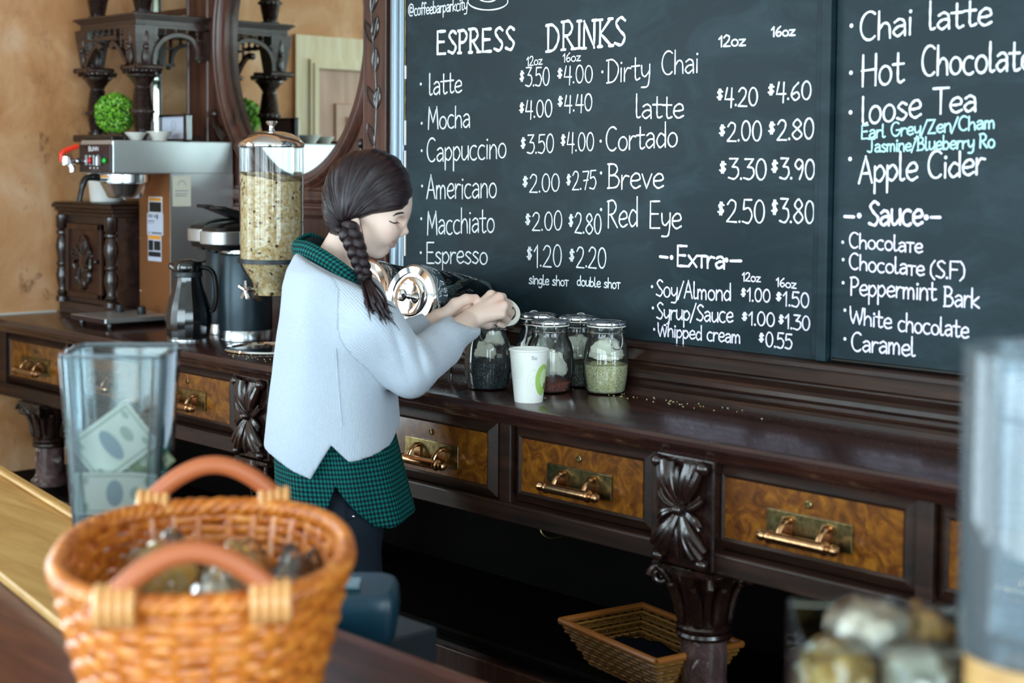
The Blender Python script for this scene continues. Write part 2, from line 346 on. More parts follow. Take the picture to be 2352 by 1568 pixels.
for k in range(8):
    x0 = -4.8 + k * .66; m = MB().box((x0, 2.262, .09), (x0 + .60, 2.28, .515))
    d = obj('cupboard_door', m, 'mahogany_upright', cab, smooth=False, bevel=.003)
    obj('door_panel', MB().box((x0 + .07, 2.256, .15), (x0 + .53, 2.27, .47)), 'ribbed_oak', d, smooth=False, bevel=.004)
    obj('hinge', MB().lathe([(.004, -.03), (.004, .03)], 8, (x0 + .604, 2.258, .45)).lathe([(.004, -.03), (.004, .03)], 8, (x0 + .604, 2.258, .16)), 'brass', d)
# drawers
def make_pull(parent, cx, y, cz):
    m = MB().box((cx - .093, y - .004, cz - .026), (cx + .093, y + .002, cz + .026)); obj('handle_plate', m, 'brass', parent, smooth=False, bevel=.0015)
    m = MB(); zb = cz - .017; yb = y - .037
    m.tube([(cx - .058, yb, zb), (cx + .058, yb, zb)], .0105, 16)
    for s in (-1, 1):
        m.lathe([(.0118, 0), (.0128, .003), (.0118, .007), (.006, .009), (.005, .012), (.0085, .016), (.0105, .022), (.008, .029), (.002, .032)], 16, (cx + s * .056, yb, zb), ax=(s, 0, 0))
        m.tube(cat_curve([(cx + s * .043, y - .003, cz + .013), (cx + s * .043, y - .014, cz + .012), (cx + s * .043, y - .029, cz + .001), (cx + s * .043, yb, zb + .002)], 5), [.008] * 6 + [.006] * 5 + [.0055] * 5, 10, flat=.7)
        m.box((cx + s * .043 - .011, y - .008, cz - .016), (cx + s * .043 + .011, y - .003, cz + .016))
    obj('bar_pull', m, 'copper_brass', parent)
for i, (x0, x1, fw) in enumerate(DR):
    y = YD - fw - .012; z0, z1 = .88, 1.044; b = .019
    m = MB(); fr = [(x0, y + .012, z0), (x1, y + .012, z0), (x1, y + .012, z1), (x0, y + .012, z1)]; inn = [(x0 + b, y, z0 + b), (x1 - b, y, z0 + b), (x1 - b, y, z1 - b), (x0 + b, y, z1 - b)]
    ins = [(p[0] + (.006 if p[0] < (x0 + x1) / 2 else -.006), y + .004, p[2] + (.006 if p[2] < .96 else -.006)) for p in inn]
    bk = [(p[0], 2.3, p[2]) for p in fr]
    m.add(fr + inn + ins + bk, [(i4, (i4 + 1) % 4, 4 + (i4 + 1) % 4, 4 + i4) for i4 in range(4)] + [(4 + i4, 4 + (i4 + 1) % 4, 8 + (i4 + 1) % 4, 8 + i4) for i4 in range(4)] + [(8, 9, 10, 11)] + [(12 + i4, 12 + (i4 + 1) % 4, (i4 + 1) % 4, i4) for i4 in range(4)] + [(15, 14, 13, 12)])
    d = obj('drawer', m, 'mahogany', cab, smooth=False)
    m = MB().box((x0 + b + .006, y + .0025, z0 + b + .006), (x1 - b - .006, y + .006, z1 - b - .006)); obj('burl_panel', m, 'burl_veneer', d, smooth=False)
    make_pull(d, (x0 + x1) / 2, y + .002, .952)
    obj('lock', MB().lathe([(.0075, 0), (.0075, .003), (.0055, .004), (.005, .002), (.001, .002)], 16, ((x0 + x1) / 2 - .002, y + .003, .998), ax=(0, -1, 0)), 'brass', d)
# carved acanthus blocks and columns
def lobes(m, c, ang, length, width, n=3, h=.01, y=2.25, bend=.0):
    for k in range(n):
        t = (k - (n - 1) / 2); a = ang + t * .16; p = []
        for s in np.linspace(.12, 1, 9):
            aa = a + bend * s * s; r = length * s * (1 - .06 * abs(t)); p.append((c[0] + math.cos(aa) * r, y - h * (.5 + math.sin(s * 2.4)) * .8, c[1] + math.sin(aa) * r))
        m.tube(p, [width * (.35 + .75 * math.sin(min(1, s * 1.0) * 2.6)) for s in np.linspace(.12, 1, 9)], 8)
def carved_block(cx):
    z0, z1 = .836, 1.05; m = MB().box((cx - .0715, 2.255, z0), (cx + .0715, 2.32, z1))
    blk = obj('carved_block', m, 'carved_wood', cab, smooth=False, bevel=.004)
    m = MB(); c = (cx, .95); y = 2.252
    for s in (-1, 1):
        lobes(m, c, PI / 2 + s * .50, .098, .0105, 3, .012, y, s * -.10); lobes(m, c, -PI / 2 + s * .46, .104, .0105, 3, .012, y, s * .10)
        lobes(m, c, (0 if s > 0 else PI) + .2, .062, .005, 2, .010, y, .3); lobes(m, c, (0 if s > 0 else PI) - .25, .06, .005, 2, .010, y, -.3)
        m.ell((cx + s * .056, 2.243, 1.036), (.014, .014, .014)); m.ell((cx + s * .054, 2.245, .852), (.013, .013, .012))
    for k in range(-2, 3):
        m.ell((cx + k * .012, 2.242 - .003 * (2 - abs(k)), 1.005 - abs(k) * .006), (.007, .008, .03)); m.ell((cx + k * .012, 2.243 - .003 * (2 - abs(k)), .885 + abs(k) * .006), (.007, .008, .034))
    m.ell((cx, 2.236, .95), (.011, .012, .011)).lathe([(.017, 0), (.019, .004), (.015, .008)], 20, (cx, 2.248, .95), ax=(0, -1, 0))
    obj('acanthus_leaf', m, 'carved_wood', blk)
n = NT('column_marble'); f = n.noise(n.coord((8, 8, 5)), 2.0, 8, .7, 1.5); g = n.noise(n.coord((3, 3, 2)), 3, 6, .7, 3)
n.base(n.mix(n.ramp(g, [(.56, (0, 0, 0)), (.64, (1, 1, 1))]), n.ramp(f, [(.3, '2e2122'), (.5, '55403f'), (.7, '7c6766')]), 'b9aeae'), .25, 0, .5, .4); M['column_marble'] = n.m
def column(cx, cy):
    sh = obj('column', MB().lathe([(.045, .566), (.045, .60), (.0455, .65), (.044, .692)], 32, (cx, cy, 0)).lathe([(.06, .566), (.06, .58), (.05, .59), (.046, .6)], 32, (cx, cy, 0)), 'column_marble', cab)
    m = MB().lathe([(.045, .688), (.054, .69), (.056, .696), (.054, .702), (.049, .704), (.054, .707), (.055, .712), (.052, .717), (.047, .72)], 32, (cx, cy, 0))
    m.lathe([(.047, .718), (.049, .74), (.052, .765), (.058, .79), (.068, .812), (.076, .82), (.076, .834)], 64, (cx, cy, 0), fn=lambda th, r, z: r + .004 * math.cos(8 * th) * math.sin((z - .72) * 30))
    m.box((cx - .075, cy - .072, .826), (cx + .075, cy + .072, .8345))
    for k in range(8):
        th = k * PI / 4 + PI / 8; L = .085 if k % 2 == 0 else .07
        P = [(cx + math.cos(th) * r, cy + math.sin(th) * r, z) for r, z in ((.05, .722), (.054, .75), (.06, .775), (.07, .795), (.078, .797))]
        m.tube(cat_curve(P, 4), [.010, .012, .0125, .0125, .012, .012, .0115, .011, .011, .0105, .010, .009, .0085, .008, .0075, .007, .006], 8, flat=.7)
    for k in range(4):
        th = PI / 4 + k * PI / 2; P = []
        for t in np.linspace(0, 1, 26):
            a = t * 3.4 * PI; rr = .021 * (1 - t * .82); P.append((cx + math.cos(th) * (.088 + rr * math.cos(a)), cy + math.sin(th) * (.088 + rr * math.cos(a)), .808 + rr * math.sin(a)))
        m.tube(P, [.0065 * (1 - .4 * t) for t in np.linspace(0, 1, 26)], 8)
        m.tube(cat_curve([(cx + math.cos(th) * r, cy + math.sin(th) * r, z) for r, z in ((.05, .735), (.06, .775), (.078, .808), (.096, .828))], 4), .008, 8)
    obj('capital', m, 'carved_wood', sh)
for x in BR: carved_block(x)
for x in BR + [-4.62]: column(x, 2.322)
p = [ony(px, py, 2.30) for px, py in ((1240, 1205), (1245, 1224), (1262, 1235), (1290, 1232), (1318, 1224))]
obj('wire_hook', MB().tube(cat_curve(p, 6), .0022, 6), 'brass', cab)
# ------------------------------------------------------------------ carved hutch with the oval mirror
YP, YM = 2.676, 2.70
hut = thing('carved_hutch', 'carved wood hutch with oval mirror and turned columns left of the chalkboard', 'hutch', (-4.0, 2.6, 1.094))
m = MB()
m.box((-4.66, YP, 1.094), (-4.585, 2.712, 2.75)); m.box((-4.347, YP, 1.094), (-4.235, 2.712, 2.75)); m.box((-4.235, YP, 1.094), (-3.27, 2.712, 1.548)); m.box((-4.585, YP, 1.094), (-4.347, 2.712, 1.66))
m.box((-4.585, YP, 2.085), (-4.347, 2.712, 2.10))
for s in (-4.239, -4.352, -4.58): m.tube([(s, YP - .001, 1.55), (s, YP - .001, 2.75)], .0055, 8)
for z, r in ((1.475, .008), (1.50, .012), (1.53, .007), (1.45, .006)): m.tube([(-4.235, YP - .001, z), (-3.37, YP - .001, z)], r, 10)
m.box((-4.235, YP - .012, 1.508), (-3.37, YP, 1.524)); m.box((-4.235, YP - .02, 1.455), (-3.37, YP, 1.470))
obj('back_panel', m, 'red_mahogany', hut)
EC, EA, EB = (-3.79, 1.98), .352, .414
N = 96; m = MB(); inner = []; outer = []; x0, x1, z0, z1 = -4.235, -3.27, 1.546, 2.75
for k in range(N):
    t = 2 * PI * k / N; c, s = math.cos(t), math.sin(t); inner.append((EC[0] + EA * c, EC[1] + EB * s))
    q = min(((x1 if c > 0 else x0) - EC[0]) / c if abs(c) > 1e-6 else 9, ((z1 if s > 0 else z0) - EC[1]) / s if abs(s) > 1e-6 else 9); outer.append((EC[0] + q * c, EC[1] + q * s))
m.grid([[(p[0], YP, p[1]) for p in outer], [(p[0], YP, p[1]) for p in inner], [(p[0], YM + .004, p[1]) for p in inner]], True)
obj('oval_panel', m, 'red_mahogany', hut)
m = MB().add([(p[0], YM, p[1]) for p in inner], [tuple(range(N))]); obj('oval_mirror', m, 'mirror_glass', hut, smooth=False)
rows = []
for off, y in ((0, 2.70), (0, 2.692), (.004, 2.686), (.009, 2.685), (.013, 2.689), (.016, 2.680), (.023, 2.668), (.031, 2.662), (.038, 2.664), (.044, 2.671), (.047, 2.675), (.050, 2.669), (.055, 2.667), (.059, 2.671), (.061, 2.679)):
    rows.append([(EC[0] + (EA + off) * math.cos(2 * PI * k / N), y, EC[1] + (EB + off) * math.sin(2 * PI * k / N)) for k in range(N)])
obj('mirror_frame', MB().grid(rows, True), 'red_mahogany', hut, smooth=60)
obj('niche_mirror', MB().box((-4.585, 2.692, 1.66), (-4.347, 2.70, 2.75)), 'mirror_glass', hut, smooth=False)
m = MB().prism([(-4.585, 1.66), (-4.578, 1.66), (-4.578, 2.75), (-4.585, 2.75)], 1, 2.684, 2.692); m.prism([(-4.354, 1.66), (-4.347, 1.66), (-4.347, 2.75), (-4.354, 2.75)], 1, 2.684, 2.692)
obj('mirror_bevel', m, 'dark_mirror_edge', hut, smooth=False)
# leaf scrolls in the corners under the oval
for sx, px in ((1, 497), (-1, 815)):
    c = ony(px, 262 if sx > 0 else 330, YP); c[0] = c[0] if sx > 0 else -3.44
    m = MB().ell(c + np.array([0, -.006, 0]), (.012, .012, .014))
    for k in range(4):
        P = [c + np.array([sx * (.004 + .010 * k) * t ** 1.2, -.006 + .004 * t, -(.012 + .085 * t * (1 - .10 * k))]) + np.array([sx * .03 * t * t, 0, 0]) for t in np.linspace(0, 1, 9)]
        m.tube(P, [.007 * (.5 + 1.0 * math.sin(.2 + 2.7 * t)) for t in np.linspace(0, 1, 9)], 8, flat=.8)
    obj('leaf_scroll', m, 'carved_wood', hut)
# pilaster with the carved vine
m = MB().box((-3.366, 2.62, 1.094), (-3.272, 2.712, 2.75)); m.tube([(-3.269, 2.621, 1.2), (-3.269, 2.621, 2.75)], .005, 8); m.tube([(-3.366, 2.622, 1.2), (-3.366, 2.622, 2.75)], .004, 8)
pil = obj('pilaster', m, 'red_mahogany', hut)
m = MB(); xs = lambda z: -3.322 + .012 * math.sin(z * 11 + 1)
m.tube([(xs(z), 2.6195, z) for z in np.linspace(1.5, 2.72, 60)], .0024, 6)
lf = [(868, 45, 1), (837, 55, -1), (864, 118, 1), (842, 205, -1), (870, 205, 1), (845, 292, -1), (866, -20, 1)]
for px, py, s in lf:
    e = ony(px, py, 2.62); z = e[2]; st = np.array([xs(z - .055), 2.62, z - .055]); tp = np.array([e[0], 2.62, z + .01]); d = tp - st; sd = np.array([d[2], 0, -d[0]]) / np.linalg.norm(d)
    for q in (-1, 1):
        P = [st + d * t + sd * q * .012 * math.sin(PI * t) ** .8 + np.array([0, -.001, 0]) for t in np.linspace(0, 1, 12)]; m.tube(P, [.0032 * math.sin(.25 + 2.6 * t) + .0004 for t in np.linspace(0, 1, 12)], 6)
    m.tube([st + d * t for t in np.linspace(0, 1, 6)], .0018, 6)
obj('vine_carving', m, 'carved_wood', pil)
# canopy carried on two columns
X0, X1, Y0 = -4.59, -4.226, 2.415
m = MB()
for z0, z1, o in ((2.051, 2.057, .012), (2.046, 2.051, .006), (2.041, 2.046, .0), (2.024, 2.041, -.006)): m.box((X0 - o, Y0 - o, z0), (X1 + o, YP - .001, z1))
m.box((X0 - .008, Y0 - .008, 2.056), (X1 + .008, YP - .001, 2.059)); m.box((X0 + .012, Y0 + .012, 2.018), (X1 - .012, YP - .02, 2.025))
can = obj('canopy', m, 'dark_walnut', hut, smooth=False, bevel=.003)
def strip(m, pts, w, axis, c, t):
    # flat bar of width w and thickness t along pts = [(u, z)], lying in the plane axis = c
    P = np.array(pts, float); T = np.gradient(P, axis=0); T /= np.linalg.norm(T, axis=1)[:, None] + 1e-9; Nn = np.stack([-T[:, 1], T[:, 0]], 1); a = P + Nn * w / 2; b = P - Nn * w / 2
    def p3(p, k): return (k, p[0], p[1]) if axis == 0 else (p[0], k, p[1])
    rows = [[p3(q, c - t / 2) for q in a], [p3(q, c + t / 2) for q in a], [p3(q, c + t / 2) for q in b], [p3(q, c - t / 2) for q in b]]
    r = list(map(list, zip(*rows))); m.grid(r, True); n = len(r)
    m.add(r[0] + r[-1], [(0, 1, 2, 3), (7, 6, 5, 4)])
def fret(axis, c, u0, u1, full):
    # openwork under the canopy between u0 and u1: rail, spindles with beads, arch with scrolled ends
    m = MB(); t = .016; L = u1 - u0; top = 2.024; dr = 1 if axis == 0 else 1
    strip(m, [(u0, top - .004), (u1, top - .004)], .008, axis, c, t)
    if full:
        arch = [(u0 + .035 + (L - .075) * (0.5 - .5 * math.cos(PI * s)), 1.905 + .078 * math.sin(PI * s) ** .75 + .03 * s) for s in np.linspace(0, 1, 24)]
    else:
        arch = None
    def arch_z(u):
        if full: return np.interp(u, [p[0] for p in arch], [p[1] for p in arch])
        f = abs((u - (u0 + u1) / 2) / (L / 2)); return 1.978 if f < .3 else 1.978 - .07 * ((f - .3) / .5) ** 1.6
    if full: strip(m, arch, .012, axis, c, t)
    else:
        for s in (-1, 1):
            mid = (u0 + u1) / 2; P = [(mid + s * L * (.13 + .27 * q), 1.972 - .066 * q ** 1.7) for q in np.linspace(0, 1, 12)]; strip(m, P, .013, axis, c, t)
            e = (mid + s * L * .12, 1.966); m.lathe([(.011, -.009), (.012, -.007), (.012, .007), (.011, .009)], 14, (c, e[0], e[1]) if axis == 0 else (e[0], c, e[1]), ax=(1, 0, 0) if axis == 0 else (0, 1, 0))
        strip(m, [((u0 + u1) / 2 - .07, 1.990), ((u0 + u1) / 2 + .07, 1.990)], .012, axis, c, t)
    k = int(L / .034)
    for i in range(1, k):
        u = u0 + L * i / k; zb = arch_z(u) + .004
        if zb > top - .01: continue
        P = (c, u) if axis == 0 else (u, c)
        m.tube([(P[0], P[1], zb), (P[0], P[1], top)], .0048, 6)
        for z in np.arange(zb + .006, top - .006, .011): m.ell((P[0], P[1], z), (.0072, .0072, .0045), 8, 6)
    strip(m, [(u0 + .03, 1.985), (u0 + L * .22, 1.985)], .007, axis, c, t * .8); strip(m, [(u1 - L * .22, 1.985), (u1 - .012, 1.985)], .007, axis, c, t * .8)
    if full:
        strip(m, [(u1 - .008, 1.93), (u1 - .008, 2.02)], .016, axis, c, t); strip(m, [(u1 - .05, 1.93), (u1, 1.93)], .01, axis, c, t * 1.2); m.ell((c, u1 - .03, 1.921), (.009, .009, .008))
    return m
f1 = fret(1, Y0 + .004, X0 + .02, X1 - .02, False); obj('fretwork', f1, 'dark_walnut', can)
f2 = fret(0, X1 - .008, Y0 + .03, YP - .002, True); obj('fretwork', f2, 'dark_walnut', can)
f3 = fret(0, X0 + .010, Y0 + .03, YP - .002, True); obj('fretwork', f3, 'dark_walnut', can)
for cx in (-4.563, -4.264):
    # corner blocks with pointed leaf carving, flaring to the canopy
    m = MB(); cy = 2.452
    for (w0, z0), (w1, z1) in (((.026, 1.897), (.030, 1.93)), ((.030, 1.93), (.038, 1.995)), ((.038, 1.995), (.040, 2.022))):
        a = [(cx - w0, cy - w0, z0), (cx + w0, cy - w0, z0), (cx + w0, cy + w0, z0), (cx - w0, cy + w0, z0)]; b = [(cx - w1, cy - w1, z1), (cx + w1, cy - w1, z1), (cx + w1, cy + w1, z1), (cx - w1, cy + w1, z1)]
        m.add(a + b, [(0, 1, 5, 4), (1, 2, 6, 5), (2, 3, 7, 6), (3, 0, 4, 7), (3, 2, 1, 0), (4, 5, 6, 7)])
    for ax_, s in ((0, 1), (1, -1), (0, -1)):
        for zc_, h in ((1.985, .030), (1.930, .028)):
            p = [cx, cy, zc_]; p[ax_] += s * .034; r = [.011, .011, h]; r[ax_] = .008; m.ell(p, r, 10, 8)
        p = [cx, cy, 1.957]; p[ax_] += s * .037; m.ell(p, (.009, .009, .009), 10, 8)
    m.box((cx - .046, cy - .040, 1.886), (cx + .046, cy + .046, 1.898))
    for sx in (-1, 1): m.lathe([(.008, -.04), (.009, -.036), (.009, .044), (.008, .048)], 12, (cx + sx * .046, cy, 1.895), ax=(0, 1, 0))
    obj('corner_block', m, 'dark_walnut', can)
def ringed(z0, z1, r0, r1, n, amp=.0036):
    out = []
    for i in range(n):
        for q in (0, .18, .5, .82):
            t = (i + q) / n; out.append((r0 + (r1 - r0) * t + amp * math.sin(PI * q), z0 + (z1 - z0) * t))
    return out + [(r1, z1)]
def turned_column(cx, cy, zb, cap=True):
    s = zb - 1.69; pr = [(.026, 1.69), (.027, 1.694), (.0255, 1.70), (.0215, 1.703)] + ringed(1.704, 1.750, .0215, .0305, 6) + [(.033, 1.752), (.0355, 1.757), (.0355, 1.764), (.033, 1.769)] + ringed(1.771, 1.834, .031, .0218, 7)
    if cap: pr += [(.022, 1.836), (.024, 1.842), (.036, 1.862), (.0465, 1.869), (.0475, 1.874), (.040, 1.877)]
    else: pr += ringed(1.836, 2.0, .022, .034, 16) + [(.03, 2.02), (.03, 2.3)]
    m = MB().lathe([(r, z + s) for r, z in pr], 48, (cx, cy, 0), fn=lambda th, r, z: r * (1 + (.035 * math.cos(18 * th) if 1.842 < z - s < 1.868 and cap else 0)))
    for z, R, rr, n in ((1.7605, .0355, .0055, 14), (1.697, .0265, .0042, 12)):
        for k in range(n): th = 2 * PI * k / n; m.ell((cx + R * math.cos(th), cy + R * math.sin(th), z + s), (rr, rr, rr * .9), 8, 6)
    if cap:
        m.lathe([(.040, 1.877 + s), (.054, 1.879 + s), (.058, 1.884 + s), (.058, 1.888 + s), (.05, 1.89 + s)], 48, (cx, cy, 0))
        for k in range(26): th = 2 * PI * k / 26; m.tube([(cx + .0565 * math.cos(th), cy + .0565 * math.sin(th), 1.878 + s), (cx + .0595 * math.cos(th + .12), cy + .0595 * math.sin(th + .12), 1.889 + s)], .0036, 5)
    obj('turned_column', m, 'carved_wood', hut)
for cx, cy in ((-4.557, 2.465), (-4.276, 2.465)): turned_column(cx, cy, 1.69); turned_column(cx + .005, cy, 2.058, False)
obj('shelf', MB().box((-4.59, 2.395, 1.668), (-4.282, YP + .002, 1.69)), 'dark_walnut', hut, smooth=False, bevel=.004)
m = MB()
P = cat_curve([(-4.80, 1.475), (-4.755, 1.482), (-4.72, 1.51), (-4.695, 1.56), (-4.67, 1.62), (-4.655, 1.672)], 6)
for yy in (2.54,): strip(m, [tuple(p) for p in P], .03, 1, yy, .07)
m.lathe([(.02, -.036), (.021, 0), (.02, .036)], 16, (-4.80, 2.54, 1.492), ax=(0, 1, 0)); obj('scroll_bracket', m, 'dark_walnut', hut)
# the hutch stands deeper in its recess than the chalkboard: bring it to its true size and distance
KH = 1.045
def deepen(o):
    for ch in o.children:
        inv = wm(ch).inverted(); w = wm(ch)
        for v_ in ch.data.vertices: p = w @ v_.co; v_.co = inv @ Vector((p[0] * KH, p[1] * KH, CAM[2] + (p[2] - CAM[2]) * KH))
        deepen(ch)
deepen(hut)
HZT = 1.6 + .09 * KH
# carved cupboard at the left end of the counter
cup = thing('carved_cupboard', 'small dark carved cupboard with turned corner posts against the copper wall, behind the brewer', 'cupboard', (-4.66, 2.57, 1.0945))
x0, x1, y0, zt = -4.868, -4.495, 2.485, 1.47
m = MB().box((x0, y0, 1.0945), (x1, 2.77, 1.135)).box((x0 + .006, y0 + .012, 1.135), (x1 - .006, 2.77, 1.43)); obj('body', m, 'dark_walnut', cup, smooth=False, bevel=.003)
m = MB()
for z0, z1, o in ((1.425, 1.44, .004), (1.44, 1.452, .014), (1.452, 1.464, .026), (1.464, 1.47, .02)): m.box((x0 - .0, y0 - o, z0), (x1 + o, 2.77, z1))
obj('cornice', m, 'mahogany', cup, smooth=False, bevel=.003)
for cx in (x0 + .022, x1 - .022):
    pr = [(.024, 1.135), (.024, 1.15), (.017, 1.156), (.021, 1.163), (.017, 1.17), (.015, 1.178), (.021, 1.205), (.023, 1.225), (.017, 1.252), (.021, 1.259), (.021, 1.265), (.017, 1.272), (.020, 1.295), (.024, 1.32), (.02, 1.345), (.016, 1.358), (.022, 1.364), (.022, 1.37), (.017, 1.376), (.022, 1.384), (.022, 1.425)]
    obj('turned_post', MB().lathe(pr, 24, (cx, y0 + .004, 0)), 'carved_wood', cup)
m = MB(); a, b, z0, z1 = x0 + .065, x1 - .065, 1.155, 1.40
m.box((a, y0 - .012, z0), (a + .02, y0 + .014, z1)).box((b - .02, y0 - .012, z0), (b, y0 + .014, z1)).box((a, y0 - .012, z0), (b, y0 + .014, z0 + .02)).box((a, y0 - .012, z1 - .02), (b, y0 + .014, z1)).box((a, y0 - .002, z0), (b, y0 + .014, z1))
dr = obj('door', m, 'mahogany_upright', cup, smooth=False, bevel=.003)
m = MB(); cx = (a + b) / 2
for k, (u, w, r) in enumerate(((0, .0, .03), (-.03, -.03, .022), (.03, .02, .024), (-.035, .035, .018), (.028, -.045, .02), (.0, .06, .022), (0, -.07, .02))):
    m.ell((cx + u, y0 - .006, 1.275 + w), (r, .012, r * 1.25), 14, 8)
for k in range(9):
    th = k * .7; m.tube(cat_curve([(cx, y0 - .006, 1.275), (cx + .03 * math.cos(th), y0 - .014, 1.275 + .04 * math.sin(th)), (cx + .055 * math.cos(th + .4), y0 - .012, 1.275 + .08 * math.sin(th + .4)), (cx + .05 * math.cos(th + .8), y0 - .008, 1.275 + .085 * math.sin(th + .8))], 5), .0065, 7)
for k in range(7): m.ell((cx - .06 + .01 * math.sin(k), y0 - .008, 1.235 + k * .014), (.008, .008, .007), 8, 6)
obj('carving', m, 'carved_wood', dr); obj('knob', MB().ell((b - .012, y0 - .02, 1.28), (.008, .01, .008)), 'carved_wood', dr)
# ------------------------------------------------------------------ chalkboards
YC = 2.63
cb1 = thing('chalkboard', 'big chalkboard listing coffee drinks and prices, between hutch and black divider', 'chalkboard', (-2.5, 2.645, 1.208))
obj('board', MB().box((-3.2, YC, 1.2085), (-1.879, 2.67, 2.7)), 'chalkboard', cb1, smooth=False)
m = MB().tube([(-3.248, 2.640, 1.2085), (-3.248, 2.640, 2.7)], .0185, 20).tube([(-3.2185, 2.632, 1.2085), (-3.2185, 2.632, 2.7)], .0085, 14).tube([(-3.2085, 2.630, 1.2085), (-3.2085, 2.630, 2.7)], .003, 8)
m.box((-3.271, 2.635, 1.2085), (-3.2, 2.83, 2.7)); obj('frame_moulding', m, 'grey_gloss', cb1)
m = MB()
for z0, z1 in ((1.36, 1.64), (1.655, 1.72), (1.83, 1.865)): m.box((-3.2005, 2.627, z0), (-3.1955, 2.632, z1))
obj('edge_strip', m, 'paper', cb1, smooth=False); obj('edge_strip', MB().box((-3.2005, 2.6275, 1.72), (-3.1965, 2.632, 2.6)), 'brass', cb1, smooth=False)
cb2 = thing('chalkboard', 'right-hand chalkboard listing teas and sauces, beyond the black divider', 'chalkboard', (-1.2, 2.645, 1.208))
obj('board', MB().box((-1.834, YC, 1.2085), (1.6, 2.67, 2.7)), 'chalkboard', cb2, smooth=False)
m = MB().box((-1.878, 2.622, 1.2085), (-1.862, 2.67, 2.7)).box((-1.862, 2.614, 1.2085), (-1.838, 2.67, 2.7)).box((-1.838, 2.634, 1.2085), (-1.834, 2.67, 2.7)); obj('divider_post', m, 'chalkboard', cb2, smooth=False, bevel=.004)
obj('bottom_bead', MB().tube([(-1.83, 2.628, 1.213), (1.6, 2.628, 1.213)], .0045, 8), 'black_lacquer', cb2)
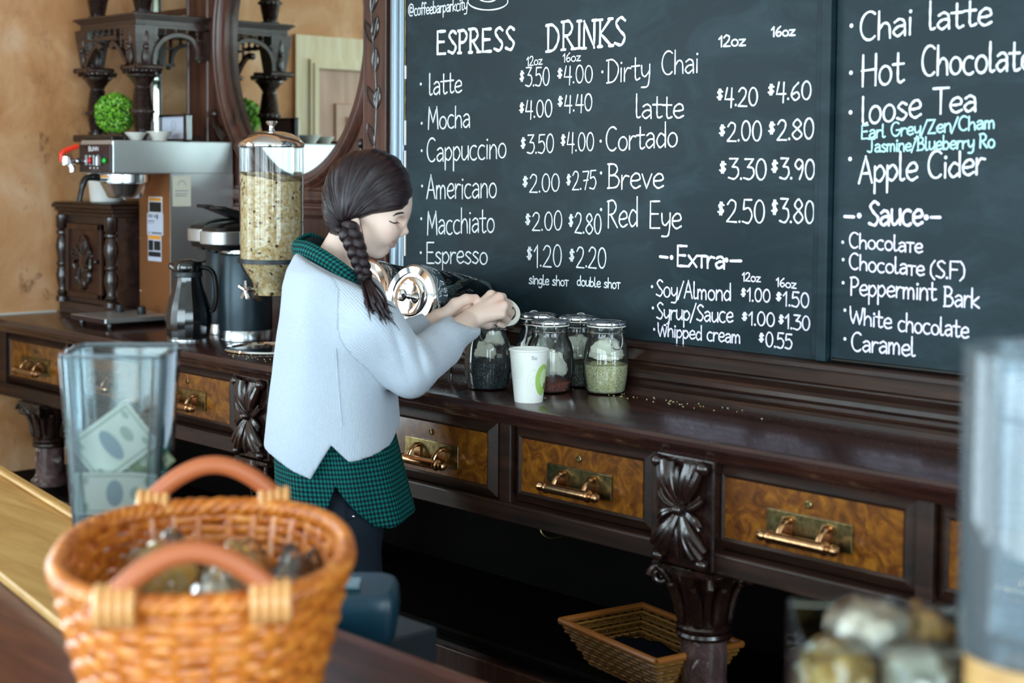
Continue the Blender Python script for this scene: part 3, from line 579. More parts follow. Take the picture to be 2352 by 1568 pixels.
# ------------------------------------------------------------------ hand lettering: single-stroke letters laid flat on the boards
def arc(cx, cy, rx, ry, a0, a1, n=14): return [(cx + rx * math.cos(math.radians(a0 + (a1 - a0) * i / n)), cy + ry * math.sin(math.radians(a0 + (a1 - a0) * i / n))) for i in range(n + 1)]
L = lambda *p: ('l', list(p)); C = lambda *p: ('c', list(p)); Q = lambda *a: ('p', arc(*a)); D = lambda x, y: ('d', [(x, y)])
G = {
 'a': (.5, [C((.08, .5), (.24, .59), (.39, .5), (.42, .3), (.43, 0)), C((.41, .34), (.2, .33), (.05, .17), (.19, 0), (.41, .15))]),
 'b': (.5, [L((.06, 1), (.06, 0)), C((.06, .4), (.28, .56), (.45, .28), (.27, 0), (.06, .1))]), 'c': (.47, [Q(.27, .28, .23, .3, 55, 310)]),
 'd': (.52, [L((.44, 1), (.45, 0)), C((.44, .44), (.22, .56), (.05, .27), (.2, 0), (.44, .15))]), 'e': (.5, [C((.07, .29), (.3, .3), (.44, .36), (.4, .53), (.25, .58), (.08, .42), (.07, .16), (.24, 0), (.46, .09))]),
 'f': (.38, [C((.4, .9), (.28, 1), (.18, .85), (.16, 0)), L((.0, .55), (.36, .55))]), 'g': (.5, [C((.42, .46), (.22, .57), (.05, .3), (.2, .05), (.41, .22)), C((.42, .57), (.43, .1), (.4, -.22), (.24, -.36), (.06, -.28))]),
 'h': (.5, [L((.06, 1), (.06, 0)), C((.06, .32), (.22, .55), (.4, .45), (.44, 0))]), 'i': (.19, [L((.09, .56), (.09, 0)), D(.1, .78)]), 'k': (.48, [L((.06, 1), (.06, 0)), L((.42, .56), (.08, .25), (.45, 0))]),
 'l': (.27, [C((.06, 1), (.06, .5), (.07, .1), (.13, .0), (.23, .04))]), 'm': (.68, [L((.05, .56), (.05, 0)), C((.05, .36), (.18, .57), (.29, .42), (.3, 0)), C((.3, .38), (.44, .57), (.57, .42), (.59, 0))]),
 'n': (.5, [L((.06, .56), (.06, 0)), C((.06, .34), (.24, .57), (.41, .44), (.44, 0))]), 'o': (.52, [Q(.26, .28, .21, .29, 90, 455)]), 'p': (.5, [L((.06, .56), (.06, -.4)), C((.06, .42), (.28, .57), (.45, .3), (.27, .02), (.06, .12))]),
 'r': (.39, [L((.06, .56), (.06, 0)), C((.06, .32), (.2, .54), (.36, .52))]), 's': (.44, [C((.38, .5), (.22, .58), (.08, .45), (.22, .31), (.38, .16), (.24, 0), (.04, .07))]),
 't': (.42, [C((.18, .9), (.18, .4), (.19, .1), (.26, 0), (.4, .06)), L((.0, .57), (.38, .57))]), 'u': (.5, [C((.06, .56), (.07, .12), (.22, 0), (.42, .2)), L((.43, .56), (.44, 0))]), 'v': (.46, [L((.03, .56), (.22, 0), (.43, .56))]),
 'w': (.64, [L((.02, .56), (.16, 0), (.3, .45), (.46, 0), (.6, .56))]), 'x': (.46, [L((.04, .56), (.42, 0)), L((.42, .56), (.04, 0))]), 'y': (.48, [C((.05, .56), (.08, .22), (.22, .1), (.42, .3)), C((.43, .57), (.42, .1), (.34, -.3), (.06, -.33))]),
 'z': (.46, [L((.05, .55), (.42, .55), (.05, 0), (.44, 0))]), 'τ': (.42, [L((0, .58), (.4, .58)), L((.2, .58), (.2, 0))]),
 'A': (.6, [L((.02, 0), (.28, 1), (.55, 0)), L((.12, .36), (.46, .36))]), 'B': (.56, [L((.06, 1), (.06, 0)), C((.0, 1), (.3, .98), (.42, .78), (.3, .57), (.1, .53)), C((.1, .53), (.36, .5), (.5, .3), (.38, .05), (.0, .0))]),
 'C': (.6, [Q(.34, .5, .3, .5, 52, 308)]), 'D': (.62, [L((.1, 1), (.1, 0)), C((0, .98), (.3, .98), (.55, .7), (.55, .35), (.35, .05), (.02, .0))]), 'E': (.54, [L((.48, 1), (.06, 1), (.06, 0), (.5, 0)), L((.06, .53), (.42, .53))]),
 'F': (.52, [L((.48, 1), (.06, 1), (.06, 0)), L((.06, .53), (.4, .53))]), 'G': (.66, [Q(.34, .5, .3, .5, 52, 345), L((.63, .42), (.38, .42))]), 'H': (.6, [L((.06, 1), (.06, 0)), L((.52, 1), (.52, 0)), L((.02, .5), (.54, .52))]),
 'I': (.22, [L((.1, 1), (.1, 0))]), 'J': (.56, [L((.1, 1), (.58, 1)), C((.36, 1), (.36, .25), (.26, .02), (.04, .1))]), 'K': (.56, [L((.06, 1), (.06, 0)), L((.5, 1), (.08, .48), (.54, 0))]),
 'M': (.72, [L((.04, 0), (.09, 1), (.34, .3), (.58, 1), (.66, 0))]), 'N': (.58, [L((.05, 0), (.05, 1), (.5, 0), (.5, 1))]), 'P': (.5, [L((.06, 1), (.06, 0)), C((.0, .98), (.3, 1), (.45, .76), (.32, .5), (.08, .46))]),
 'R': (.56, [L((.06, 1), (.06, 0)), C((.0, .98), (.3, 1), (.45, .76), (.32, .53), (.08, .48)), L((.18, .48), (.52, 0))]), 'S': (.5, [C((.45, .88), (.27, 1), (.08, .82), (.22, .56), (.44, .3), (.3, .02), (.03, .1))]),
 'T': (.58, [L((0, 1), (.56, 1)), L((.28, 1), (.28, 0))]), 'W': (.78, [C((.02, 1), (.06, .4), (.2, 0)), L((.2, 0), (.38, .75), (.56, 0)), C((.56, 0), (.66, .4), (.74, 1))]), 'Z': (.54, [L((.04, 1), (.46, 1), (.04, 0), (.5, 0))]),
 'U': (.56, [C((.06, 1), (.06, .3), (.26, 0), (.46, .3), (.48, 1))]),
 '0': (.54, [Q(.26, .5, .21, .5, 100, 465)]), '1': (.3, [L((.02, .72), (.19, 1), (.19, 0))]), '2': (.52, [C((.05, .8), (.2, 1), (.4, .88), (.36, .52), (.03, .02)), L((.03, .02), (.46, .0))]),
 '3': (.5, [L((.06, 1), (.42, 1), (.18, .6)), C((.18, .6), (.4, .55), (.45, .25), (.28, .0), (.02, .06))]), '4': (.52, [L((.14, 1), (.03, .36), (.47, .36)), L((.38, .98), (.35, -.1))]), '5': (.5, [L((.42, 1), (.1, 1), (.07, .58)), C((.07, .58), (.3, .64), (.44, .34), (.3, .0), (.03, .05))]),
 '6': (.5, [C((.38, .98), (.14, .65), (.06, .25), (.24, 0), (.43, .2), (.32, .45), (.09, .32))]), '7': (.48, [L((.04, 1), (.44, 1), (.2, 0)), L((.1, .5), (.4, .52))]), '8': (.54, [C((.28, .52), (.08, .75), (.26, 1), (.44, .76), (.26, .52), (.05, .24), (.26, 0), (.48, .24), (.28, .52))]),
 '9': (.52, [C((.42, .72), (.25, .5), (.08, .74), (.24, 1), (.43, .84), (.42, .4), (.3, 0))]), '$': (.46, [C((.36, .8), (.2, .9), (.07, .74), (.2, .58), (.34, .42), (.2, .26), (.03, .36)), L((.15, 1), (.14, .15)), L((.25, 1), (.24, .15))]),
 '.': (.17, [D(.07, .04)]), '/': (.42, [L((.0, -.12), (.38, 1.02))]), '(': (.3, [C((.24, 1.05), (.06, .7), (.06, .2), (.24, -.1))]), ')': (.3, [C((.04, 1.05), (.22, .7), (.22, .2), (.04, -.1))]),
 '@': (.86, [C((.56, .62), (.4, .72), (.26, .5), (.38, .26), (.56, .4), (.58, .62), (.6, .28), (.76, .4), (.7, .84), (.4, .98), (.1, .74), (.08, .3), (.34, .0), (.62, .02))]), ' ': (.34, []),
}
def stroke_pts(k, p):
    if k == 'c': return [tuple(q) for q in cat_curve([(a, b) for a, b in p], 6)]
    if k == 'l':
        out = []
        for a, b in zip(p[:-1], p[1:]): out += [(a[0] + (b[0] - a[0]) * t, a[1] + (b[1] - a[1]) * t) for t in np.linspace(0, 1, 5)]
        return out
    return p
CHY = YC - .0006; lay = [0]
def ribbon(m, P, w, y):
    # flat chalk stroke of width w through board points P = [(x, z)]
    def nxt(): lay[0] = (lay[0] + 1) % 60; return CHY - lay[0] * 1.1e-5
    P = np.array(P, float); keep = [0] + [i for i in range(1, len(P)) if np.linalg.norm(P[i] - P[i - 1]) > 1e-5]; P = P[keep]
    def disc(c, r):
        y = nxt(); m.add([(c[0] + r * math.cos(k * PI / 5), y, c[1] + r * math.sin(k * PI / 5)) for k in range(10)], [tuple(range(10))])
    if len(P) < 2: disc(P[0], w * .75); return
    T = np.gradient(P, axis=0); T /= np.linalg.norm(T, axis=1)[:, None] + 1e-9; Nn = np.stack([-T[:, 1], T[:, 0]], 1)
    ww = w * .5 * (1 + .16 * np.sin(np.arange(len(P)) * 1.1 + rng.random() * 6))
    y = nxt(); a = P + Nn * ww[:, None]; b = P - Nn * ww[:, None]; m.grid([[(q[0], y, q[1]) for q in a], [(q[0], y, q[1]) for q in b]])
    disc(P[0], w * .5); disc(P[-1], w * .5)
    for i in range(1, len(P) - 1):
        if T[i] @ ((P[i] - P[i - 1]) / np.linalg.norm(P[i] - P[i - 1])) < .93: disc(P[i], w * .5)
def write(parent, s, x0, y0, x1, y1, cap, sw, mat='chalk', serif=False, bullet=None, extra=None, name='chalk_writing'):
    # baseline from photograph point (x0, y0) to (x1, y1), capitals cap px high, strokes sw px wide
    a = ony(x0, y0, YC); b = ony(x1, y1, YC); t = ony(x0, y0 - cap, YC)
    ex = np.array([b[0] - a[0], b[2] - a[2]]); hz = t[2] - a[2]; tot = sum(G[c][0] for c in s); last = s[-1]; tot -= .06
    pw = np.linalg.norm(ony(x0, y0, YC) - ony(x0, y0 + sw * .88, YC)); m = MB(); u = 0
    for ch in s:
        wd, sts = G[ch]; jz = rng.normal(0, .012); js = 1 + rng.normal(0, .025)
        for k, p in sts:
            P = stroke_pts(k, p); pts = []
            if ch == '$': P = [(.06 + gx * .8, .22 + gz * .68) for gx, gz in P]
            if serif: P = [(.04 + gx * .84, gz) for gx, gz in P]
            for gx, gz in P:
                f = (u + gx) / tot; pts.append((a[0] + ex[0] * f, a[2] + ex[1] * f + hz * (gz * js + jz)))
            lay[0] = (lay[0] + 1) % 12
            if k == 'd': pts = [pts[0]]
            ribbon(m, pts, pw, CHY - lay[0] * 2e-5)
            if serif and k == 'l':
                for (gx, gz) in (p[0], p[-1]):
                    if gz in (0, 1) and not (ch in 'EFTZ' and gx > .3 and ch != 'T'):
                        q = [((u + .04 + gx * .84 + d) / tot, gz) for d in (-.075, .075)]; lay[0] = (lay[0] + 1) % 12
                        ribbon(m, [(a[0] + ex[0] * f, a[2] + ex[1] * f + hz * (gz * js + jz)) for f, gz in q], pw, CHY - lay[0] * 2e-5)
        u += wd
    if bullet: c = ony(bullet[0], bullet[1], YC); ribbon(m, [(c[0], c[2])], pw * 1.25, CHY)
    for st in (extra or []):
        P = [ony(px, py, YC) for px, py in st]; ribbon(m, [(q[0], q[2]) for q in P], pw * (1.0 if len(st) > 1 else 1.3), CHY)
    return obj(name, m, mat, parent, smooth=False)
for a in [('@coffeebarparkcity', 938, 37, 1073, 22, 27, 3.0), ('ESPRESS', 1001, 124, 1182, 115, 50, 7.5, 'chalk', True), ('DRINKS', 1252, 118, 1437, 102, 60, 7.5, 'chalk', True),
          ('12oz', 1210, 152, 1245, 147, 20, 3.2), ('16oz', 1293, 143, 1333, 139, 20, 3.2), ('$3.50', 1192, 199, 1262, 196, 41, 4), ('$4.00', 1278, 191, 1361, 190, 39, 4),
          ('latte', 985, 219, 1060, 211, 48, 4.2, 'chalk', False, (967, 193)), ('Mocha', 983, 296, 1079, 291, 50, 4, 'chalk', False, (969, 283)), ('$4.00', 1191, 270, 1268, 268, 38, 4.2), ('$4.40', 1279, 256, 1360, 254, 38, 4.2),
          ('Cappuccino', 980, 372, 1162, 362, 53, 4, 'chalk', False, (969, 346)), ('$3.50', 1194, 354, 1272, 350, 41, 4), ('$4.00', 1286, 347, 1364, 346, 42, 4), ('Americano', 980, 457, 1140, 453, 54, 4, 'chalk', False, (970, 427)),
          ('$2.00', 1198, 442, 1285, 439, 40, 4), ('$2.75', 1299, 438, 1369, 433, 41, 4), ('Macchiato', 981, 538, 1135, 533, 54, 4, 'chalk', False, (968, 502)), ('$2.00', 1204, 529, 1291, 528, 42, 4), ('$2.80', 1304, 534, 1381, 538, 46, 4.4),
          ('Espresso', 979, 604, 1119, 606, 46, 4, 'chalk', False, (967, 580)), ('$1.20', 1207, 612, 1290, 613, 50, 4), ('$2.20', 1305, 613, 1392, 616, 47, 4.2), ('single shoτ', 1215, 651, 1305, 657, 22, 3.6), ('double shoτ', 1325, 655, 1424, 663, 22, 3.6),
          ('Dirty', 1393, 191, 1492, 180, 54, 4.4, 'chalk', False, (1384, 165)), ('Chai', 1519, 173, 1603, 166, 53, 4.4), ('latte', 1459, 271, 1569, 271, 54, 4.8), ('Cortado', 1391, 347, 1555, 336, 53, 4.6, 'chalk', False, (1380, 324)),
          ('12oz', 1651, 107, 1711, 104, 25, 5), ('16oz', 1772, 84, 1825, 81, 22, 5), ('$4.20', 1644, 243, 1740, 243, 41, 4.8), ('$4.60', 1761, 231, 1863, 228, 41, 4.8), ('$2.00', 1649, 325, 1749, 323, 43, 4.8), ('$2.80', 1762, 322, 1869, 319, 46, 5),
          ('Breve', 1396, 433, 1523, 432, 56, 4.8, 'chalk', False, (1381, 397)), ('$3.30', 1649, 411, 1760, 412, 46, 5), ('$3.90', 1769, 410, 1871, 412, 46, 5.2), ('Red', 1395, 523, 1464, 520, 62, 4.8, 'chalk', False, (1381, 481)), ('Eye', 1491, 523, 1564, 523, 60, 4.8),
          ('$2.50', 1645, 509, 1756, 512, 50, 4.8), ('$3.80', 1769, 509, 1870, 514, 52, 5), ('Exτra', 1554, 611, 1664, 617, 45, 7, 'chalk_lilac', False, None, [[(1516, 589), (1534, 591)], [(1543, 591)], [(1669, 597)], [(1678, 599), (1703, 599)]]),
          ('12oz', 1705, 645, 1746, 647, 19, 3.8, 'chalk_lilac'), ('16oz', 1783, 657, 1828, 662, 20, 3.8, 'chalk_lilac'), ('Soy/Almond', 1507, 680, 1678, 691, 38, 4.6, 'chalk_lilac', False, (1498, 658)), ('$1.00', 1700, 690, 1769, 694, 29, 4.4, 'chalk_lilac'), ('$1.50', 1780, 699, 1858, 707, 32, 4.6, 'chalk_lilac'),
          ('Syrup/Sauce', 1508, 732, 1683, 740, 38, 4.6, 'chalk_lilac', False, (1500, 707)), ('$1.00', 1702, 744, 1779, 750, 30, 4.6, 'chalk_lilac'), ('$1.30', 1786, 752, 1860, 759, 33, 4.6, 'chalk_lilac'), ('Whipped cream', 1511, 771, 1700, 788, 32, 4.4, 'chalk_lilac', False, (1503, 756)), ('$0.55', 1741, 794, 1819, 801, 33, 4.6, 'chalk_lilac')]:
    write(cb1, *a)
s1 = [[tuple(p) for p in arc(1121, 3, 46, 20, 0, 360, 30)], [tuple(p) for p in arc(1121, -8, 22, 12, 0, 360, 24)]]
m = MB()
for st in s1: ribbon(m, [(q[0], q[2]) for q in [ony(px, py, YC) for px, py in st]], .0034, CHY)
obj('chalk_drawing', m, 'chalk', cb1, smooth=False)
for a in [('Chai', 1974, 96, 2093, 79, 66, 6.5, 'chalk', False, (1956, 59)), ('latte', 2132, 70, 2276, 57, 62, 6.5), ('Hot', 1978, 198, 2074, 189, 74, 6.5, 'chalk', False, (1955, 167)), ('Chocolate', 2116, 174, 2372, 160, 66, 6.5), ('loose', 1978, 286, 2114, 270, 66, 6.5, 'chalk', False, (1954, 258)),
          ('Tea', 2143, 261, 2241, 256, 60, 6.5), ('Earl Grey/Zen/Cham', 1978, 319, 2284, 294, 30, 4.8, 'chalk_cyan'), ('Jasmine/Blueberry Ro', 1992, 350, 2284, 338, 30, 4.8, 'chalk_cyan'), ('Apple', 1972, 420, 2106, 411, 62, 6.5, 'chalk', False, (1953, 365)), ('Cider', 2130, 411, 2260, 400, 60, 6.5),
          ('Sauce', 1995, 518, 2118, 515, 58, 8, 'chalk_lilac', False, None, [[(1940, 497), (1962, 498)], [(1974, 495)], [(2128, 499)], [(2139, 499), (2160, 499)]]), ('Chocolaτe', 1950, 568, 2118, 580, 35, 5, 'chalk_lilac', False, (1936, 556)), ('Chocolaτe', 1950, 618, 2122, 633, 36, 5, 'chalk_lilac', False, (1937, 596)), ('(S.F)', 2136, 637, 2215, 641, 38, 5, 'chalk_lilac'),
          ('Peppermint', 1953, 677, 2149, 689, 42, 5, 'chalk_lilac', False, (1937, 649)), ('Bark', 2168, 702, 2248, 707, 44, 5, 'chalk_lilac'), ('White', 1952, 741, 2047, 755, 38, 5, 'chalk_lilac', False, (1941, 712)), ('chocolate', 2062, 759, 2224, 776, 40, 5, 'chalk_lilac'), ('Caramel', 1955, 804, 2101, 817, 43, 5.2, 'chalk_lilac', False, (1941, 778))]:
    write(cb2, *a)
# ------------------------------------------------------------------ things on the back counter
ZT = 1.0945
def flat_text(m, s, o, ux, uz, w, h, sw, lift):
    # letters on any plane: o origin of baseline, ux / uz unit vectors, total width w, capital height h
    o = np.array(o, float); ux = np.array(ux, float); uz = np.array(uz, float); nn = np.cross(ux, uz); tot = sum(G[c][0] for c in s) - .06; u = 0; k0 = 0
    for ch in s:
        for k, p in G[ch][1]:
            P = np.array(stroke_pts(k, p)); k0 += 1
            pts = np.array([o + ux * ((u + a) / tot * w) + uz * (b * h) + nn * (lift + k0 * 4e-6) for a, b in P])
            if len(pts) < 2: pts = np.array([pts[0], pts[0] + ux * sw * .5])
            T = np.gradient(pts, axis=0); T /= np.linalg.norm(T, axis=1)[:, None] + 1e-12; N_ = np.cross(nn, T)
            m.grid([[tuple(q) for q in pts + N_ * sw / 2], [tuple(q) for q in pts - N_ * sw / 2]])
        u += G[ch][0]
# coffee brewer
BX0, BX1, BY0, BY1 = -4.462, -4.262, 2.355, 2.785
br = thing('coffee_brewer', 'stainless coffee brewer with dark switch panel and red tap lever', 'coffee maker', (-4.36, 2.5, ZT))
obj('head', MB().box((BX0, BY0, 1.568), (BX1, BY1, 1.6715)), 'brushed_steel', br, smooth=False, bevel=.004)
m = MB().box((BX0 + .004, BY0 - .008, 1.572), (BX1 - .002, BY0 + .001, 1.658)); pn = obj('switch_panel', m, 'brown_panel', br, smooth=False, bevel=.003)
m = MB(); flat_text(m, 'BUNN', (BX0 + .066, BY0 - .0085, 1.638), (1, 0, 0), (0, 0, 1), .062, .013, .0032, .0003); obj('lettering', m, 'label_white', pn, smooth=False)
m = MB().box((BX0 + .045, BY0 - .012, 1.590), (BX1 - .05, BY0 - .007, 1.628)); obj('switch_plate', m, 'black_plastic', pn, smooth=False, bevel=.001)
m = MB()
for k in range(4): m.box((BX0 + .055 + .024 * k, BY0 - .015, 1.594), (BX0 + .057 + .024 * k, BY0 - .011, 1.625))
for k in range(3): m.ell((BX0 + .085 + .022 * k, BY0 - .012, 1.585), (.005, .003, .004), 8, 6)
obj('switch_guard', m, 'chrome', pn)
obj('rocker_switch', MB().ell((BX0 + .086, BY0 - .016, 1.608), (.009, .006, .011)), 'red_switch', pn); obj('pilot_lamp', MB().ell((BX1 - .03, BY0 - .012, 1.608), (.0085, .006, .0085)), 'green_lamp', pn)
m = MB().tube([(BX0 + .022, BY0 - .002, 1.606), (BX0 + .022, BY0 - .066, 1.606)], .0085, 14).lathe([(.013, -.012), (.014, 0), (.013, .014)], 16, (BX0 + .022, BY0 - .062, 1.606)).tube([(BX0 + .022, BY0 - .05, 1.602), (BX0 + .024, BY0 - .042, 1.585), (BX0 + .024, BY0 - .042, 1.572)], [.008, .011, .010], 12).lathe([(.011, 0), (.011, .01)], 14, (BX0 + .022, BY0 - .03, 1.606), ax=(0, 1, 0))
tp = obj('tap', m, 'chrome', br)
obj('tap_lever', MB().tube([(BX0 + .02, BY0 - .074, 1.604), (BX0 + .02, BY0 - .076, 1.628), (BX0 + .02, BY0 - .066, 1.637), (BX0 + .021, BY0 - .02, 1.653)], [.007, .0085, .0085, .0075], 10, flat=.8), 'red_handle', tp)
obj('column', MB().box((BX0 + .003, 2.557, ZT + .02), (BX1 - .003, BY1, 1.57)), 'copper_panel', br, smooth=False, bevel=.002)
sp = obj('side_panel', MB().box((BX1 - .005, 2.555, ZT + .02), (BX1, BY1, 1.57)), 'brushed_steel', br, smooth=False)
m = MB()
for x in (BX0 + .01, BX1 - .006):
    for z in (1.19, 1.36, 1.51): m.ell((x, 2.556, z), (.0035, .002, .0035), 8, 6)
obj('screw', m, 'chrome', br)
m = MB().box((-4.476, 2.322, ZT + .017), (-4.252, 2.60, ZT + .033)); bs = obj('warmer_base', m, 'brushed_steel', br, smooth=False, bevel=.003)
obj('front_strip', MB().box((-4.47, 2.3195, ZT + .0185), (-4.262, 2.323, ZT + .0315)), 'brown_panel', bs, smooth=False)
m = MB()
for x in (-4.45, -4.275):
    for y in (2.35, 2.57): m.lathe([(.010, 0), (.012, .008), (.009, .018)], 14, (x, y, ZT))
obj('foot', m, 'black_plastic', br)
for x, y in ((-4.43, 2.47), (-4.33, 2.49)): obj('knob', MB().lathe([(.013, 0), (.014, .002), (.013, .022), (.011, .024)], 18, (x, y, ZT + .033)), 'satin_black', br)
FX, FY = -4.364, 2.452
fn_ = obj('brew_funnel', MB().lathe([(.0, 1.492), (.047, 1.492), (.053, 1.497), (.060, 1.512), (.066, 1.523), (.0745, 1.538), (.0735, 1.541), (.0785, 1.543), (.0785, 1.566), (.07, 1.567)], 48, (FX, FY, 0), cap=False).ell((FX, FY, 1.490), (.006, .006, .005)), 'steel', br)
P = cat_curve([(FX - .02, FY - .07, 1.555), (FX - .022, FY - .10, 1.557), (FX - .024, FY - .122, 1.55), (FX - .024, FY - .134, 1.52), (FX - .024, FY - .142, 1.482)], 6)
obj('funnel_handle', MB().tube(P, [.0135] * 7 + [.012] * 10 + [.0095] * 8, 14, flat=.85), 'black_plastic', fn_)
def bent_label(m, cx, cy, r, th0, th1, z0, z1):
    m.grid([[(cx + r * math.cos(t), cy + r * math.sin(t), z) for t in np.linspace(th0, th1, 8)] for z in (z0, z1)])
m = MB(); bent_label(m, FX, FY, .0790, -2.0, -1.15, 1.546, 1.564); obj('warning_sticker', m, 'label_white', fn_)
m = MB(); bent_label(m, FX, FY, .0793, -1.98, -1.7, 1.547, 1.563); bent_label(m, FX, FY, .0793, -1.66, -1.2, 1.547, 1.553); obj('sticker_print', m, 'label_black', fn_)
m = MB(); bent_label(m, FX, FY, .0793, -1.66, -1.18, 1.556, 1.563); obj('sticker_band', m, 'label_orange', fn_)
def sticker(px0, py0, px1, py1, base, rows):
    a = ony(px0, py1, 2.5555); b = ony(px1, py0, 2.5555); y = 2.5562; z0, z1 = a[2], b[2]; x0, x1 = a[0], b[0]
    s = obj('sticker', MB().box((x0, y - .0004, z0), (x1, y + .001, z1)), base, br, smooth=False)
    for (u0, v0, u1, v1, mt) in rows:
        obj('sticker_print', MB().box((x0 + (x1 - x0) * u0, y - .0008, z0 + (z1 - z0) * v0), (x0 + (x1 - x0) * u1, y, z0 + (z1 - z0) * v1)), mt, s, smooth=False)
ln = lambda v0, v1, k, mt, u0=.1, u1=.9: [(u0, v0 + (v1 - v0) * (i + .2) / k, u1 - .07 * (i % 2), v0 + (v1 - v0) * (i + .65) / k, mt) for i in range(k)]
sticker(341, 452, 372, 490, 'label_white', [(.06, .74, .94, .93, 'label_orange'), (.06, .1, .94, .68, 'label_black')])
sticker(338, 491, 374, 538, 'label_lilac', [(.06, .8, .36, .95, 'pale_ink'), (.46, .82, .54, .92, 'ink'), (.6, .74, .68, .96, 'ink'), (.05, .62, .45, .66, 'ink'), (.05, .52, .4, .55, 'pale_ink'), (.05, .06, .2, .13, 'pale_ink'), (.28, .06, .92, .12, 'ink')])
sticker(340, 541, 370, 598, 'label_lilac', [(.04, .84, .96, .98, 'label_orange'), (.04, .4, .4, .8, 'label_black'), (.46, .42, .94, .78, 'label_black'), (.04, .17, .96, .36, 'label_black')])
a = onx(397, 474, BX1); b = onx(438, 404, BX1)
nt_ = obj('paper_notice', MB().box((BX1, a[1], a[2]), (BX1 + .0008, b[1], b[2])), 'cream_paper', br, smooth=False)
m = MB()
for k, z in enumerate((.50, .40, .33)): m.box((BX1 + .0008, a[1] + .008, a[2] + (b[2] - a[2]) * z), (BX1 + .0012, b[1] - .008 - .004 * k, a[2] + (b[2] - a[2]) * (z + .025)))
for t in np.linspace(.3, PI - .3, 7): m.box((BX1 + .0008, (a[1] + b[1]) / 2 + .014 * math.cos(t) - .002, a[2] + (b[2] - a[2]) * .66 + .016 * math.sin(t)), (BX1 + .0012, (a[1] + b[1]) / 2 + .014 * math.cos(t) + .002, a[2] + (b[2] - a[2]) * .66 + .016 * math.sin(t) + .003))
obj('notice_print', m, 'pale_ink', nt_, smooth=False)
tag(obj('serving_tray', MB().box((-4.455, 2.365, 1.672), (-4.285, 2.41, 1.683)), 'black_plastic', None, smooth=False, bevel=.003), 'flat black tray on top of the brewer under the topiary ball', 'tray')
# white container on the cupboard
wc = thing('white_container', 'tapered white pot on the carved cupboard, half hidden by the brewer', 'container', (-4.665, 2.555, 1.4705))
obj('body', MB().lathe([(.048, 0), (.053, .003), (.064, .11), (.068, .115), (.066, .118), (.06, .112), (.05, .01), (.0, .008)], 40, (-4.665, 2.555, 1.4705), cap=False).lathe([(.0, 0), (.048, 0)], 40, (-4.665, 2.555, 1.4705), cap=False), 'white_enamel', wc)
# topiary ball on the shelf
tpc = (-4.636, 2.573, HZT + .071); tb = thing('topiary_ball', 'round bright green clipped leaf ball on the shelf above the brewer', 'plant', (-4.636, 2.573, HZT))
n = NT('box_leaf'); v = n.coord((1, 1, 1)); f = n.noise(n.coord((90, 90, 90)), 1.0, 2, .5); n.base(n.ramp(f, [(.3, '3f8a1e'), (.5, '6fb52e'), (.7, 'a8d84c')]), .35, 0, .5); n.b.inputs['Subsurface Weight'].default_value = 0; M['box_leaf'] = n.m
m = MB()
for k in range(1700):
    d = rng.normal(size=3); d /= np.linalg.norm(d); r = .066 * (.80 + .23 * rng.random() ** .6); c = np.array(tpc) + d * r
    t = np.cross(d, rng.normal(size=3)); t /= np.linalg.norm(t); t = t * .7 + d * .5; t /= np.linalg.norm(t); s = np.cross(t, d); s /= np.linalg.norm(s); l = .011 * (.7 + .6 * rng.random()); w = l * .38; up = np.cross(s, t)
    m.add([c - t * l * .5, c + s * w - up * .0012, c + t * l * .6, c - s * w - up * .0012, c + up * .0012], [(0, 1, 4), (1, 2, 4), (2, 3, 4), (3, 0, 4)])
obj('leaves', m, 'box_leaf', tb, smooth=False); obj('core', MB().ell(tpc, (.056, .056, .056), 24, 16), NT('leaf_core').base('1d3a12', .8), tb)
obj('base', MB().lathe([(.03, HZT + .0002), (.028, HZT + .01), (.02, HZT + .022)], 20, (tpc[0], tpc[1], 0)), 'dark_walnut', tb)
# framed certificate
ct2 = thing('framed_certificate', 'black framed certificate with round seal standing on top of the brewer', 'picture frame', (-4.33, 2.62, 1.672))
fx0, fx1, fz0, fz1, fy = -4.425, -4.25, 1.672, 1.757, 2.62
m = MB()
for x0, x1, z0, z1 in ((fx0, fx1, fz1 - .008, fz1), (fx0, fx0 + .01, fz0, fz1), (fx1 - .022, fx1, fz0, fz1), (fx0, fx1, fz0, fz0 + .008)): m.box((x0, fy - .014, z0), (x1, fy + .006, z1))
obj('frame', m, 'black_lacquer', ct2, smooth=False, bevel=.003)
pp = obj('certificate', MB().box((fx0 + .009, fy - .004, fz0 + .007), (fx1 - .02, fy + .003, fz1 - .007)), 'label_lilac', ct2, smooth=False)
m = MB(); cx = (fx0 + fx1) / 2 - .006
m.tube([(cx + .017 * math.cos(t), fy - .0042, 1.722 + .015 * math.sin(t)) for t in np.linspace(0, 2 * PI, 30, endpoint=False)], .0008, 6, True); m.tube([(cx + .009 * math.cos(t), fy - .0042, 1.722 + .007 * math.sin(t)) for t in np.linspace(0, 2 * PI, 20, endpoint=False)], .0009, 6, True)
for k in range(3): m.box((cx - .02 + .03 * (k == 0), fy - .0046, 1.693 - k * .004), (cx + .03 + .01 * (k == 0), fy - .004, 1.6945 - k * .004))
obj('seal_print', m, 'pale_ink', pp)
def filters(px, py, y, label, s=1.0):
    c = ony(px, py, y); t = thing('coffee_filter_stack', label, 'coffee filters', (c[0], y, 1.6720), 0, None)
    pr = []
    for k in range(3): pr.append(MB().lathe([(.0, .0005 + .0015 * k), (.024 * s, .0005 + .0015 * k), (.03 * s + .0005 * k, .012), (.041 * s + .0006 * k, .027 * s + .0015 * k)], 72, (c[0], y, 1.6720), fn=lambda th, r, z: r * (1 + .035 * math.sin(36 * th) * min(1, z / .02)), cap=False))
    for p in pr: obj('filter', p, 'paper', t, smooth=60)
